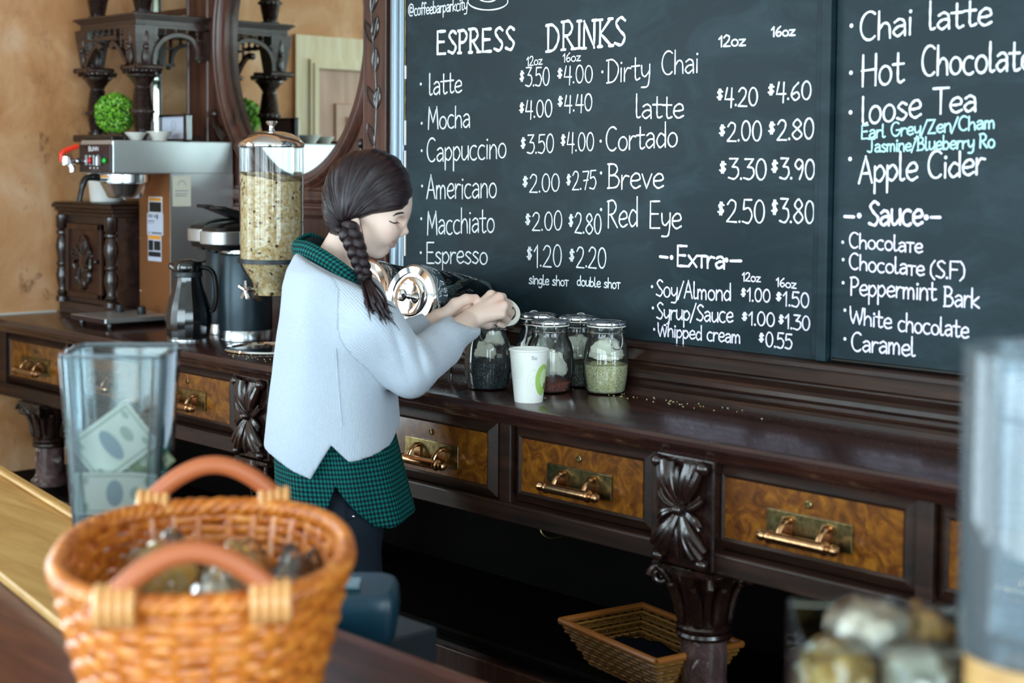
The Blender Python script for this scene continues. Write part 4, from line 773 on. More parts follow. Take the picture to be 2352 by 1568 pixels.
filters(366, 312, 2.535, 'white fluted paper filters nested in front of the framed certificate', .95); filters(312, 316, 2.46, 'white paper filters in front of the turned column, right of the topiary', .8)
# airpot servers
def airpot(cx, cy, label):
    t = thing('airpot_server', label, 'coffee server', (cx, cy, ZT), 0, 'airpot servers'); q = lambda z: z - ZT
    A = lambda nm, mb, mt, p=t, **k: obj(nm, mb, mt, p, local=True, **k)
    A('body', MB().lathe([(.0, .03), (.0755, .03), (.0765, .035), (.0765, .245), (.074, .25), (.0, .25)], 48, cap=False), 'server_body')
    A('base_ring', MB().lathe([(.073, 0), (.0765, .002), (.0768, .03), (.0755, .032)], 48), 'steel'); A('collar', MB().lathe([(.0755, .248), (.07, .252), (.07, .268), (.066, .27)], 48), 'steel')
    m = MB(); N2 = 40; rows = []
    def outline(s, dz):
        out = []
        for k in range(N2):
            th = 2 * PI * k / N2; c_, s_ = math.cos(th), math.sin(th); x = .066 * s * math.copysign(abs(c_) ** .6, c_); y = .066 * s * math.copysign(abs(s_) ** .6, s_); y = y * 1.0 - (.055 * s if s_ < -.3 else 0) * min(1, (-s_ - .3) * 3 if s_ < -.3 else 0); out.append((x, y, dz))
        return out
    m.grid([outline(.98, .276), outline(1.06, .280), outline(1.06, .314), outline(1.03, .316)], True); hd = A('head_band', m, 'brushed_steel')
    m = MB().grid([outline(1.02, .315), outline(.98, .326), outline(.8, .338), outline(.4, .344), outline(.02, .345)], True).grid([outline(.95, .262), outline(1.0, .279)], True); A('lid', m, 'black_plastic')
    A('lock_hole', MB().lathe([(.0, -.002), (.006, -.002), (.0065, 0)], 16, (.066, -.06, .297), ax=(1, -.3, 0), cap=False), 'black_plastic', hd)
    A('spout', MB().tube([(0, -.10, .27), (0, -.105, .255)], .012, 12), 'black_plastic')
    m = MB(); P = [(0, .045, .333), (0, .0, .348), (0, -.05, .366), (0, -.085, .376), (0, -.11, .378)]
    m.grid([[(s * w, p[1], p[2] + dz) for s, dz in ((-1, 0), (-1, .010), (1, .010), (1, 0))] for p, w in zip(P, (.03, .038, .036, .028, .016))], True); m.add([(s * .016, -.11, .378 + dz) for s, dz in ((-1, 0), (-1, .01), (1, .01), (1, 0))], [(0, 1, 2, 3)])
    A('lever', m, 'black_plastic', bevel=.002); return t
airpot(-3.77, 2.505, 'tall dark airpot with steel base ring beside the granola dispenser'); t = bpy.data.objects['airpot_server']
dup(t, (-3.945, 2.572, ZT), 0, 'dark airpot behind the black thermal jug')
# black thermal carafe
t = thing('thermal_jug', 'shiny black faceted thermal jug with curved handle, left of the airpots', 'jug', (-3.863, 2.372, ZT), math.radians(40))
A = lambda nm, mb, mt, p=t, **k: obj(nm, mb, mt, p, local=True, **k)
fc = lambda th, r, z: r * (1 + .012 * abs(math.cos(9 * th)) - .012) if .02 < z < .17 else r
A('body', MB().lathe([(.05, 0), (.06, .002), (.0615, .008), (.0595, .012), (.063, .025), (.066, .05), (.066, .068), (.062, .095), (.054, .122), (.0455, .148), (.0405, .168), (.039, .178), (.039, .185)], 18), 'black_lacquer', smooth=15)
A('neck_band', MB().lathe([(.039, .182), (.0405, .184), (.0405, .196), (.039, .198)], 40), 'satin_black')
A('lid', MB().lathe([(.039, .197), (.041, .2), (.0415, .214), (.038, .224), (.03, .231), (.014, .234), (0, .2345)], 40, cap=False).tube([(-.03, 0, .206), (-.05, 0, .213), (-.057, 0, .216)], [.018, .011, .006], 12).tube([(.03, 0, .226), (.05, 0, .228)], [.01, .008], 10, flat=.5), 'black_lacquer')
A('handle', MB().tube(cat_curve([(.04, 0, .21), (.062, 0, .206), (.076, 0, .19), (.082, 0, .16), (.082, 0, .12), (.075, 0, .09), (.066, 0, .085)], 5), .0085, 12, flat=.8), 'black_plastic'); A('base_rim', MB().lathe([(.059, 0), (.0625, .001), (.0625, .006), (.06, .007)], 40), 'steel')
# granola dispenser
DX, DY = -3.515, 2.42
gd = thing('granola_dispenser', 'tall clear cylinder dispenser with domed chrome lid and chrome turning paddle', 'dispenser', (DX, DY, ZT))
obj('cylinder', MB().lathe([(.0865, 1.652), (.0865, 1.40), (.0865, 1.34), (.083, 1.325), (.062, 1.285), (.056, 1.272), (.055, 1.242), (.05, 1.23), (.03, 1.2295)], 56, (DX, DY, 0), cap=False), 'clear_plastic', gd)
obj('lid', MB().lathe([(.0875, 1.648), (.089, 1.650), (.089, 1.657), (.086, 1.662), (.075, 1.673), (.055, 1.684), (.03, 1.690), (.008, 1.692), (.0065, 1.697), (.0065, 1.704), (.013, 1.711), (.016, 1.715), (.014, 1.718), (0, 1.7185)], 56, (DX, DY, 0), cap=False), 'chrome', gd)
m = MB().tube([(DX + .0, DY - .05, 1.262), (DX + .0, DY - .085, 1.262)], .006, 10)
for k in range(5): th = k * 2 * PI / 5 + .3; m.tube([(DX, DY - .085, 1.262), (DX + .026 * math.cos(th), DY - .087, 1.262 + .026 * math.sin(th))], [.004, .0055], 8)
obj('turning_paddle', m, 'chrome', gd)
m = MB().tube([(DX + .02, DY + .11, ZT), (DX + .02, DY + .11, 1.40)], .012, 14).box((DX - .01, DY + .05, 1.30), (DX + .05, DY + .12, 1.315)).lathe([(.0875, 1.333), (.092, 1.333), (.092, 1.345), (.0875, 1.345)], 48, (DX, DY, 0), cap=False); obj('stand', m, 'satin_black', gd)
m = MB().lathe([(.0, .0), (.115, .0), (.125, .003), (.122, .008), (.105, .010), (.10, .006), (0, .006)], 48, (DX, DY - .005, ZT), cap=False); obj('drip_base', m, 'chrome', gd)
n = NT('granola'); v = n.coord((1, 1, 1)); vo = n.node('ShaderNodeTexVoronoi'); vo.inputs['Scale'].default_value = 130; n.link(v, vo.inputs['Vector']); sepc = n.node('ShaderNodeSeparateColor'); n.link(vo.outputs['Color'], sepc.inputs[0])
n.base(n.ramp(sepc.outputs[0], [(.0, '5a3a20'), (.04, '7a5230'), (.07, 'cfa66c'), (.4, 'e4c08a'), (.75, 'f0d5a8'), (1, 'f8e6c6')]), .75, 0, .2); n.bump(n.math('SUBTRACT', 1.0, vo.outputs['Distance']), .45, .004); M['granola'] = n.m
rows = []; pr = [(.0, 1.246), (.048, 1.246), (.0485, 1.273), (.055, 1.287), (.079, 1.328), (.0835, 1.342), (.0838, 1.45), (.0838, None), (.06, None), (.03, None), (0.001, None)]
for i, (r, z) in enumerate(pr):
    row = []
    for k in range(72):
        th = 2 * PI * k / 72; zz = z if z is not None else 1.567 + (.0838 - r) * .12 - .10 * r * math.cos(th - .4) * 1.6 + .002 * math.sin(5 * th)
        row.append((DX + r * math.cos(th), DY + r * math.sin(th), zz))
    rows.append(row)
tag(obj('granola', MB().grid(rows, True), 'granola'), 'toasted oat granola filling the tall clear dispenser', 'granola', kind='stuff')
# tilted clear bins with chrome lids on a wire rack
AX = .60 * CR + .775 * CF - .14 * CU; AX /= np.linalg.norm(AX)
P1 = ond(947, 682, 3.66); P2 = P1 + np.array([-.175, -.0, .004])
def bin_(P, label, mt):
    t = thing('storage_bin', label, 'canister', tuple(P), 0, None)
    obj('cylinder', MB().lathe([(.072, .02), (.0765, .028), (.0765, .235), (.073, .25), (.06, .258), (.0, .26)], 48, P, ax=AX, cap=False), 'smoke_plastic', t)
    m = MB().lathe([(.0, -.0125), (.030, -.0122), (.0455, -.0112), (.0485, -.009), (.0505, -.005), (.0535, -.005), (.0555, -.009), (.057, -.0102), (.0715, -.0094), (.0755, -.006), (.0785, .001), (.0795, .014), (.079, .036), (.077, .038)], 56, P, ax=AX, cap=False); ld = obj('lid', m, mt, t)
    obj('knob', MB().lathe([(.0085, -.010), (.0065, -.014), (.0055, -.026), (.012, -.031), (.0155, -.037), (.014, -.043), (.007, -.0465), (0, -.047)], 28, P, ax=AX, cap=False), mt, ld); return t
bin_(P1, 'tilted clear storage bin with big mirror-bright chrome lid and knob, in front', 'chrome'); bin_(P2, 'tilted clear storage bin with copper-toned lid half hidden by the braid', 'warm_chrome')
m = MB()
e1 = P1 + AX * .05 - np.array([0, 0, .088]); e2 = P1 + AX * .22 - np.array([0, 0, .085])
for e in (e1, e2):
    m.tube([(e[0] - .27, e[1], e[2]), (e[0] + .09, e[1], e[2])], .0045, 8)
    for dx in (-.27, .09): m.tube([(e[0] + dx, e[1], e[2]), (e[0] + dx, e[1], ZT)], .0045, 8)
for dx in (-.27, .09): m.tube([tuple(e1 + [dx, 0, 0]), tuple(e2 + [dx, 0, 0])], .0045, 8)
for dx in (-.215, -.135, -.04, .04): m.tube([tuple(e1 + [dx, 0, .004]), tuple(e2 + [dx, 0, .004])], .004, 8)
tag(obj('wire_rack', m, 'chrome'), 'chrome wire rack carrying the two tilted storage bins', 'rack')
# clip-top jars
def jar_mesh(scale=1.0):
    pr = [(.0, .002), (.040, .002), (.044, .004), (.0475, .018), (.0510, .042), (.0520, .068), (.0505, .094), (.0465, .113), (.0420, .123), (.0405, .129), (.0405, .137), (.0425, .139), (.0428, .1425), (.0405, .144), (.0405, .151)]
    return MB().lathe(pr, 64, fn=lambda th, r, z: r * (1 + .030 * math.cos(4 * th) * min(1, max(0, (.125 - z) / .03)) + .010 * math.cos(8 * th) * (z < .12)), cap=False)
def bail(m, side):
    a = side
    m.tube([(.0425 * math.cos(t), .0425 * math.sin(t), .138) for t in np.linspace(0, 2 * PI, 32, endpoint=False)], .0013, 6, True)
    c, s = math.cos(a), math.sin(a); px_ = lambda r, u, z: (c * r - s * u, s * r + c * u, z)
    m.tube(cat_curve([px_(.043, -.016, .138), px_(.050, -.015, .125), px_(.054, -.010, .108), px_(.055, 0, .104), px_(.054, .010, .108), px_(.050, .015, .125), px_(.043, .016, .138)], 4), .0014, 6)
    m.tube(cat_curve([px_(.044, -.012, .135), px_(.052, -.012, .15), px_(.046, -.008, .163), px_(.046, .008, .163), px_(.052, .012, .15), px_(.044, .012, .135)], 4), .0014, 6)
    m.tube(cat_curve([px_(-.043, -.014, .138), px_(-.052, -.013, .152), px_(-.046, -.01, .162), px_(-.046, .01, .162), px_(-.052, .013, .152), px_(-.043, .014, .138)], 4), .0014, 6)
def clip_jar(px, py, dep, label, ang, closed=True):
    c = onz(px, py, ZT); d = c - CAM; d[2] = 0; d /= np.linalg.norm(d); c = c + d * .045
    t = thing('clip_top_jar', label, 'jar', (c[0], c[1], ZT), ang, None)
    A = lambda nm, mb, mt, **k: obj(nm, mb, mt, t, local=True, **k)
    A('glass_body', jar_mesh(), 'faint_glare_glass')
    m = MB(); bail(m, 0.0); A('wire_bail', m, 'wire')
    if closed:
        A('lid', MB().lathe([(.0405, .1525), (.0435, .153), (.0455, .156), (.045, .160), (.041, .1625), (.036, .1625), (.034, .161), (.026, .1615), (.024, .163), (.010, .1635), (0, .1635)], 40, cap=False), 'steel'); A('gasket', MB().lathe([(.0410, .1495), (.0435, .1505), (.0435, .153), (.0415, .1535)], 40), 'paper')
    return t, c
n = NT('black_tea'); v = n.coord((1, 1, 1)); f = n.noise(v, 260, 3, .7); n.base(n.ramp(f, [(.32, '22282b'), (.5, '454d50'), (.62, '70787a'), (.75, 'a4a79e')]), .8, 0, .2); n.bump(f, 1, .004); M['black_tea'] = n.m
n = NT('chamomile'); v = n.coord((1, 1, 1)); vo = n.node('ShaderNodeTexVoronoi'); vo.inputs['Scale'].default_value = 430; n.link(v, vo.inputs['Vector']); sc_ = n.node('ShaderNodeSeparateColor'); n.link(vo.outputs['Color'], sc_.inputs[0])
n.base(n.ramp(sc_.outputs[0], [(.0, 'a39c58'), (.25, 'ccc68a'), (.6, 'e2deb0'), (.88, 'f2efcf'), (1, 'd8a92c')]), .8, 0, .2); n.bump(vo.outputs['Distance'], .5, .003); M['chamomile'] = n.m
n = NT('rooibos'); f = n.noise(n.coord((1, 1, 1)), 280, 3, .7); n.base(n.ramp(f, [(.35, '6a3026'), (.55, '99574a'), (.7, 'bd8674')]), .8, 0, .2); n.bump(f, 1, .004); M['rooibos'] = n.m
n = NT('green_tea'); f = n.noise(n.coord((1, 1, 1)), 240, 3, .7); n.base(n.ramp(f, [(.35, '4c5042'), (.55, '858a78'), (.7, 'c4c6b4')]), .8, 0, .2); n.bump(f, 1, .004); M['green_tea'] = n.m
def jar_fill(c, h, mt, name, label):
    pr = [(.0, .0045), (.039, .0045), (.0435, .008), (.0455, .02), (.0492, .045), (.050, min(h, .07)), (.0495, h), (.034, h + .004), (.016, h + .006), (.0, h + .005)]
    pr = [p for p in pr if p[1] <= h + .007]; m = MB().lathe(pr, 40, (c[0], c[1], ZT), fn=lambda th, r, z: r * (1 + .02 * math.cos(4 * th)) + (.0015 * math.sin(7 * th + 40 * r) if z > h else 0), cap=False)
    tag(obj(name, m, mt), label, 'loose tea', kind='stuff')
def sachet(c, z, label, s=(.03, .02, .03), seed=0, n_=1):
    # crumpled paper tea sachet
    m = MB().ell((0, 0, 0), (1, 1, 1), 22, 16); V = np.array(m.v); out = []
    for p in V:
        q = Vector(p) * 1.0; nz = noise.noise(q * 1.7 + Vector((seed * 3.1, 0, 0))) * .55 + abs(noise.noise(q * 3.3 + Vector((0, seed, 0)))) * .5 - .1
        cube = p / max(.001, np.max(np.abs(p))); p2 = p * .55 + cube * .33; p2 = p2 * (1 + nz * .55); p2[2] = p2[2] * (1.0 if p2[2] > 0 else .9) ; w = 1.1 - .3 * p2[2]; out.append((c[0] + p2[0] * s[0] * w, c[1] + p2[1] * s[1] * w, z + p2[2] * s[2]))
    m.v = out; tag(obj('tea_sachet', m, 'cream_paper', smooth=25), label, 'tea bag')
jA, cA = clip_jar(1120, 899, 0, 'open clip-top glass jar of black tea under the hands', 2.5, False)
jB, cB = clip_jar(1262, 906, 0, 'clip-top glass jar behind the paper cup with a little red tea', 2.3)
jC, cC = clip_jar(1391, 909, 0, 'clip-top glass jar of pale yellow chamomile, nearest the right end of the row', -.35)
jD, cD = clip_jar(1236, 884, 0, 'clip-top glass jar at the back left, behind the red tea jar', 2.6)
jE, cE = clip_jar(1327, 892, 0, 'clip-top glass jar of greenish tea at the back between two front jars', 2.2)
jar_fill(cA, .064, 'black_tea', 'black_tea', 'black tea leaves in the open jar under the hands'); jar_fill(cB, .026, 'rooibos', 'red_tea', 'reddish tea at the bottom of the jar behind the cup'); jar_fill(cC, .066, 'chamomile', 'chamomile', 'pale yellow chamomile flowers in the right-hand jar'); jar_fill(cD, .05, 'black_tea', 'dark_tea', 'dark tea in the jar at the back left'); jar_fill(cE, .055, 'green_tea', 'green_tea', 'greyish green tea in the back jar between two front jars')
sachet(cA + np.array([-.008, 0, 0]), ZT + .088, 'crumpled paper tea bag lying on the black tea in the open jar', (.024, .02, .022), 1); sachet(cA + np.array([.014, .008, 0]), ZT + .118, 'folded paper tea bag at the neck of the open jar', (.022, .016, .020), 2)
sachet(cB, ZT + .065, 'big crumpled paper tea bag in the red tea jar', (.036, .03, .036), 3); sachet(cC + np.array([.002, 0, 0]), ZT + .098, 'crumpled paper tea bag lying on the chamomile', (.035, .03, .028), 4)
sachet(cD, ZT + .085, 'crumpled paper tea bag in the back left jar', (.032, .03, .032), 5); sachet(cE, ZT + .09, 'crumpled paper tea bag in the back jar of greenish tea', (.032, .03, .032), 6)
# the raised lid of the open jar
lc = ond(1152, 720, 3.50); ln_ = .66 * CU - .72 * CF + .18 * CR; ln_ /= np.linalg.norm(ln_)
lid = obj('lid', MB().lathe([(.0, -.004), (.036, -.004), (.041, -.002), (.0425, .002), (.0425, .006), (.03, .006), (.028, .003), (0, .003)], 40, lc, ax=ln_, cap=False), 'steel', jA)
obj('gasket', MB().lathe([(.031, .0058), (.032, .009), (.041, .009), (.042, .006)], 40, lc, ax=ln_), 'paper', lid); obj('lid_centre', MB().lathe([(0, .0062), (.0305, .0062), (.031, .0056)], 40, lc, ax=ln_), 'black_plastic', lid)
# paper cup
cc = onz(1214, 926, ZT); d = cc - CAM; d[2] = 0; d /= np.linalg.norm(d); cc = cc + d * .030
pc = thing('paper_cup', 'white paper cup with green swirl print in front of the jars', 'cup', (cc[0], cc[1], ZT), math.atan2(-d[1], -d[0]))
A = lambda nm, mb, mt, p=pc, **k: obj(nm, mb, mt, p, local=True, **k)
cr = lambda z: .0305 + (z / .112) * .0115
A('body', MB().lathe([(.0, .004), (.029, .004), (.0295, .0), (.0305, .0), (.042, .112), (.041, .112), (.030, .006), (0, .006)], 48, cap=False), 'cup_white'); A('rim', MB().tube([(.0422 * math.cos(t), .0422 * math.sin(t), .1125) for t in np.linspace(0, 2 * PI, 48, endpoint=False)], .0021, 8, True), 'cup_white')
def on_cup(th, z, e=.0003): r = cr(z) + e; return (r * math.cos(th), r * math.sin(th), z)
def cup_blob(m, th0, z0, rt, rz, e):
    rows = [[on_cup(th0 + rt * f * math.cos(t), z0 + rz * f * math.sin(t), e) for t in np.linspace(0, 2 * PI, 32, endpoint=False)] for f in (1, .66, .33, .01)]; m.grid(rows, True)
m = MB(); cup_blob(m, .95, .050, .55, .034, .0003); A('green_print', m, 'cup_green')
m = MB(); cup_blob(m, 1.02, .054, .30, .02, .0006); A('pale_print', m, 'cup_pale_green')
m = MB()
for k in range(4): m.grid([[on_cup(-.75 + (.10 + .11 * k) * math.cos(t), .080 + (.006 + .006 * k) * math.sin(t) * 1.1, .0003) for t in np.linspace(-2.2, 2.2, 20)], [on_cup(-.75 + (.125 + .11 * k) * math.cos(t), .080 + (.0075 + .006 * k) * math.sin(t) * 1.1, .0003) for t in np.linspace(-2.2, 2.2, 20)]])
for k in range(3): m.grid([[on_cup(.30 + (.10 + .15 * k) * math.cos(t), .030 + (.008 + .012 * k) * math.sin(t) * 1.3, .0002) for t in np.linspace(1.2, 4.4, 20)], [on_cup(.30 + (.125 + .15 * k) * math.cos(t), .030 + (.0098 + .012 * k) * math.sin(t) * 1.3, .0002) for t in np.linspace(1.2, 4.4, 20)]])
A('swirl_print', m, 'cup_swirl')
m = MB(); u = 0
for ch in '12oz':
    for k, p in G[ch][1]:
        P = stroke_pts(k, p); m.tube([on_cup(.14 + (u + a) * .17, .095 + b * .0075, .0002) for a, b in P], .0005, 4)
    u += G[ch][0]
A('print', m, 'pale_ink')
m = MB(); cup_blob(m, 1.18, .036, .09, .008, .0008); A('badge_print', m, 'cup_dark')
# spilt crumbs
m = MB()
for k in range(70):
    if k < 40: c = np.array([-2.33 + rng.normal() * .12 + .25 * rng.random(), 2.50 + .06 * rng.random(), ZT + .001])
    else: c = np.array([-3.42 + rng.normal() * .06, 2.29 + .03 * rng.normal(), ZT + .001])
    if not (2.24 < c[1] < 2.56): continue
    m.ell(c, (.002 * (.5 + rng.random()), .0015, .001), 6, 4)
tag(obj('crumbs', m, 'chamomile'), 'pale seeds and crumbs scattered on the dark counter', 'crumbs', kind='stuff')
# wicker tray with dark cloth on the lower shelf
tw = thing('wicker_tray', 'flared rectangular brown wicker tray on the lower shelf beside the column', 'tray', (-2.065, 2.345, .567), -.18)
A = lambda nm, mb, mt, p=tw, **k: obj(nm, mb, mt, p, local=True, **k)
n = NT('tray_wicker'); wv = n.node('ShaderNodeTexWave', wave_type='BANDS', bands_direction='Z'); n.link(n.coord((1, 1, 1)), wv.inputs['Vector']); wv.inputs['Scale'].default_value = 55; n.base(n.mix(wv.outputs['Fac'], '4f3210', '96682c'), .5, 0, .4); M['tray_wicker'] = n.m; plain('tray_rim', '9a5c26', .4)
W0, W1, D0_, D1_ = .115, .16, .066, .108; H_ = .088; m = MB()
for k in range(10):
    f = k / 9; w = W0 + (W1 - W0) * f; dd = D0_ + (D1_ - D0_) * f; z = .004 + f * (H_ - .008); P = []
    for (xa, ya), (xb, yb) in (((-w, -dd), (w, -dd)), ((w, -dd), (w, dd)), ((w, dd), (-w, dd)), ((-w, dd), (-w, -dd))):
        nn = 18; nx, ny = (yb - ya), -(xb - xa); l = math.hypot(nx, ny)
        for i in range(nn): t = i / nn; o = .0018 * (1 if (i + k) % 2 else -1); P.append((xa + (xb - xa) * t + nx / l * o, ya + (yb - ya) * t + ny / l * o, z))
    m.tube(P, .0047, 6, True)
m.box((-W0, -D0_, 0), (W0, D0_, .006)); A('weave', m, 'tray_wicker')
m = MB()
for s in (-1, 1):
    for k in range(-4, 5): m.tube([(k * W0 / 4.5, s * (D0_ + .003), .002), (k * W1 / 4.5, s * (D1_ + .003), H_)], .0022, 5)
    for k in range(-2, 3): m.tube([(s * (W0 + .003), k * D0_ / 2.4, .002), (s * (W1 + .003), k * D1_ / 2.4, H_)], .0022, 5)
A('stakes', m, 'tray_rim'); A('rim', MB().tube([(-W1, -D1_, H_), (W1, -D1_, H_), (W1, D1_, H_), (-W1, D1_, H_)], .007, 8, True).tube([(-W1, -D1_, H_), (W1, -D1_, H_)], .007, 8).tube([(W1, -D1_, H_), (W1, D1_, H_)], .007, 8).tube([(W1, D1_, H_), (-W1, D1_, H_)], .007, 8).tube([(-W1, D1_, H_), (-W1, -D1_, H_)], .007, 8), 'tray_rim')
rows = []
for i in range(16):
    rows.append([])
    for j in range(12):
        x = -.122 + .244 * i / 15; y = -.074 + .148 * j / 11; rows[-1].append((x, y, .035 + .012 * noise.noise(Vector((x * 22, y * 22, 1)))))
cl = MB().grid(rows); me_m = Matrix.Translation((-2.065, 2.345, .567)) @ Matrix.Rotation(-.18, 4, 'Z'); cl.xform(me_m)
o = obj('folded_cloth', cl, NT('navy_cloth').base('0f1422', .9, 0, .1)); sm_ = o.modifiers.new('thickness', 'SOLIDIFY'); sm_.thickness = .022; sm_.offset = -1; tag(o, 'dark navy cloth lying in the wicker tray', 'cloth')
# ------------------------------------------------------------------ the customer bar in the foreground and what stands on it
ZB = .92
bar = thing('bar_counter', 'reddish wooden serving bar in the foreground under the wicker basket', 'bar', (-1.6, 1.05, 0))
prof = [(.72, ZB - .05), (1.345, ZB - .05), (1.358, ZB - .04), (1.362, ZB - .02), (1.366, ZB - .008), (1.362, ZB - .002), (1.352, ZB), (1.338, ZB - .003), (1.33, ZB), (.72, ZB)]
obj('bar_top', MB().prism(prof, 0, -3.6, 1.2), 'bar_wood', bar); obj('body', MB().box((-3.58, .78, 0), (1.18, 1.33, ZB - .05)), 'mahogany_upright', bar, smooth=False)
obj('work_ledge', MB().box((-3.58, 1.33, .80), (-1.86, 1.60, .86)), 'satin_black', bar, smooth=False, bevel=.004)
tc = thing('card_terminal', 'dark teal rounded machine behind the bar edge, right of the wicker basket', 'card machine', tuple(np.append(ond(808, 1395, 2.42)[:2], .8605)), math.atan2(CR[1], CR[0]))
m = MB(); rows = []
for z, s in ((.0, .86), (.004, .93), (.02, 1.0), (.075, 1.06), (.105, 1.04), (.118, .98), (.122, .9)):
    rows.append([(.070 * s * math.copysign(abs(math.cos(t)) ** .35, math.cos(t)), .05 * s * math.copysign(abs(math.sin(t)) ** .4, math.sin(t)), z * .72 + .006 * math.sin(t) * (z > .1)) for t in np.linspace(0, 2 * PI, 56, endpoint=False)])
m.grid(rows, True).add(rows[0] + rows[-1], [tuple(range(56))[::-1], tuple(range(56, 112))])
obj('case', m, NT('teal_plastic').base('12384a', .35), tc, local=True, smooth=50)
obj('screen', MB().box((-.055, -.03, .086), (.015, .035, .0915)), NT('screen_glass').base('5f7d88', .12, 0, .7), tc, local=True, smooth=False, bevel=.003)
u = np.array([.985, -.171, 0]); v = np.array([.171, .985, 0]); bk = np.array([-2.671, 1.393, 0])
def board_box(m, u0, u1, v0, v1, z0, z1):
    P = [bk + u * a + v * b for a, b in ((u0, v0), (u1, v0), (u1, v1), (u0, v1))]; m.add([(p[0], p[1], z0) for p in P] + [(p[0], p[1], z1) for p in P], [(3, 2, 1, 0), (4, 5, 6, 7), (0, 1, 5, 4), (1, 2, 6, 5), (2, 3, 7, 6), (3, 0, 4, 7)])
wb = thing('serving_board', 'light oak serving board with raised lip under the tip jar', 'board', tuple(bk + u * .1 - v * .1 + np.array([0, 0, ZB])))
m = MB(); board_box(m, -.75, .72, -.235, 0, ZB + .0005, ZB + .016); obj('board', m, 'light_oak', wb, smooth=False, bevel=.003)
m = MB(); board_box(m, -.75, .72, -.022, .002, ZB + .016, ZB + .028); obj('lip', m, 'light_oak', wb, smooth=False, bevel=.006)
# wicker basket
bc = ond(471, 1262, 1.9); H = bc[2] - ZB; fa = math.atan2(CF[1], CF[0]) + .146
bk_ = thing('wicker_basket', 'big oval orange wicker basket with two arched handles on the bar', 'basket', (bc[0], bc[1], ZB), fa)
A = lambda nm, mb, mt, p=bk_, **k: obj(nm, mb, mt, p, local=True, **k)
n = NT('wicker'); f = n.noise(n.coord((30, 30, 60)), 1.5, 4, .6); n.base(n.ramp(f, [(.3, '9c4c18'), (.5, 'cc7426'), (.72, 'e89a44')]), .38, 0, .5, .3); M['wicker'] = n.m
plain('handle_wrap', 'b4633a', .42); plain('pale_binding', 'e0a566', .35, 0, .5, .4)
def oval(t, f):
    # f 0 base, 1 rim; local x is the long axis
    a = .175 + .068 * f ** .8; b = .118 + .054 * f ** .8; c, s = math.cos(t), math.sin(t); e = .86
    return a * math.copysign(abs(c) ** e, c), b * math.copysign(abs(s) ** e, s)
NS = 34; m = MB()
for r in range(15):
    f = (r + .6) / 15.4; z = .006 + f * (H - .012); P = []
    for i in range(NS * 4):
        t = 2 * PI * i / (NS * 4); x, y = oval(t, f); o = .0042 * math.cos(NS * t / 2 + PI * r) ; l = math.hypot(x, y); P.append((x * (1 + o / l), y * (1 + o / l), z + .0012 * math.sin(9 * t + r)))
    m.tube(P, .0068, 6, True)
x0, y0 = zip(*[oval(2 * PI * k / 60, 0) for k in range(60)]); m.add([(a, b, .004) for a, b in zip(x0, y0)], [tuple(range(60))])
A('weave', m, 'wicker', smooth=60)
m = MB()
for k in range(NS):
    t = 2 * PI * (k + .5) / NS; m.tube([(*oval(t, f), .004 + f * (H - .006)) for f in np.linspace(0, 1, 8)], .0078, 6)
A('stakes', m, 'wicker'); m = MB()
for q in range(3): m.tube([(oval(t, 1)[0] * (1 + .028 * math.cos(24 * t + q * 2.1)), oval(t, 1)[1] * (1 + .028 * math.cos(24 * t + q * 2.1)), H + .006 * math.sin(24 * t + q * 2.1)) for t in np.linspace(0, 2 * PI, 300, endpoint=False)], .0078, 7, True)
A('rim', m, 'wicker', smooth=60)
for s in (-1, 1):
    xx = .243 * s; w = .088; P = cat_curve([(xx, -w - .012, H - .012), (xx, -w, H + .008), (xx, -w * .62, H + .038), (xx, -w * .2, H + .056), (xx, w * .2, H + .056), (xx, w * .62, H + .038), (xx, w, H + .008), (xx, w + .012, H - .012)], 6)
    h = A('handle', MB().tube(P, .0125, 12), 'handle_wrap')
    for q in (-1, 1):
        m = MB()
        for k in range(4): yy = q * (w - .006 + .011 * (k - 1.5)); m.tube([(xx + .019 * math.cos(t), yy, H + .002 + .020 * math.sin(t)) for t in np.linspace(0, 2 * PI, 20, endpoint=False)], .0055, 7, True)
        A('binding', m, 'pale_binding', h)
# wrapped pastries in the basket
n = NT('pastry'); f = n.noise(n.coord((20, 20, 20)), 1.5, 5, .6); n.base(n.ramp(f, [(.3, 'b5812f'), (.5, 'e2b45c'), (.7, 'f2dca0')]), .6, 0, .3); M['pastry'] = n.m
n = NT('dark_pastry'); f = n.noise(n.coord((20, 20, 20)), 1.5, 5, .6); n.base(n.ramp(f, [(.35, '2c2626'), (.55, '5a4a3c'), (.7, '8a7a62')]), .55, 0, .4); M['dark_pastry'] = n.m
plain('navy_wrap', '3c4664', .4); plain('cream_wrap', 'd8d2bc', .4)
mb_ = Matrix.Translation((bc[0], bc[1], ZB)) @ Matrix.Rotation(fa, 4, 'Z')
def crumple(c, rad, seed, amp=.12, seg=28):
    m = MB().ell((0, 0, 0), (1, 1, 1), seg, seg // 2 + 2); out = []
    for p in m.v:
        q = Vector(p); k = 1 + amp * (noise.noise(q * 2.1 + Vector((seed, 0, 0))) + .6 * abs(noise.noise(q * 5 + Vector((0, seed, 0))))); out.append((c[0] + p[0] * rad[0] * k, c[1] + p[1] * rad[1] * k, c[2] + p[2] * rad[2] * k))
    m.v = out; return m
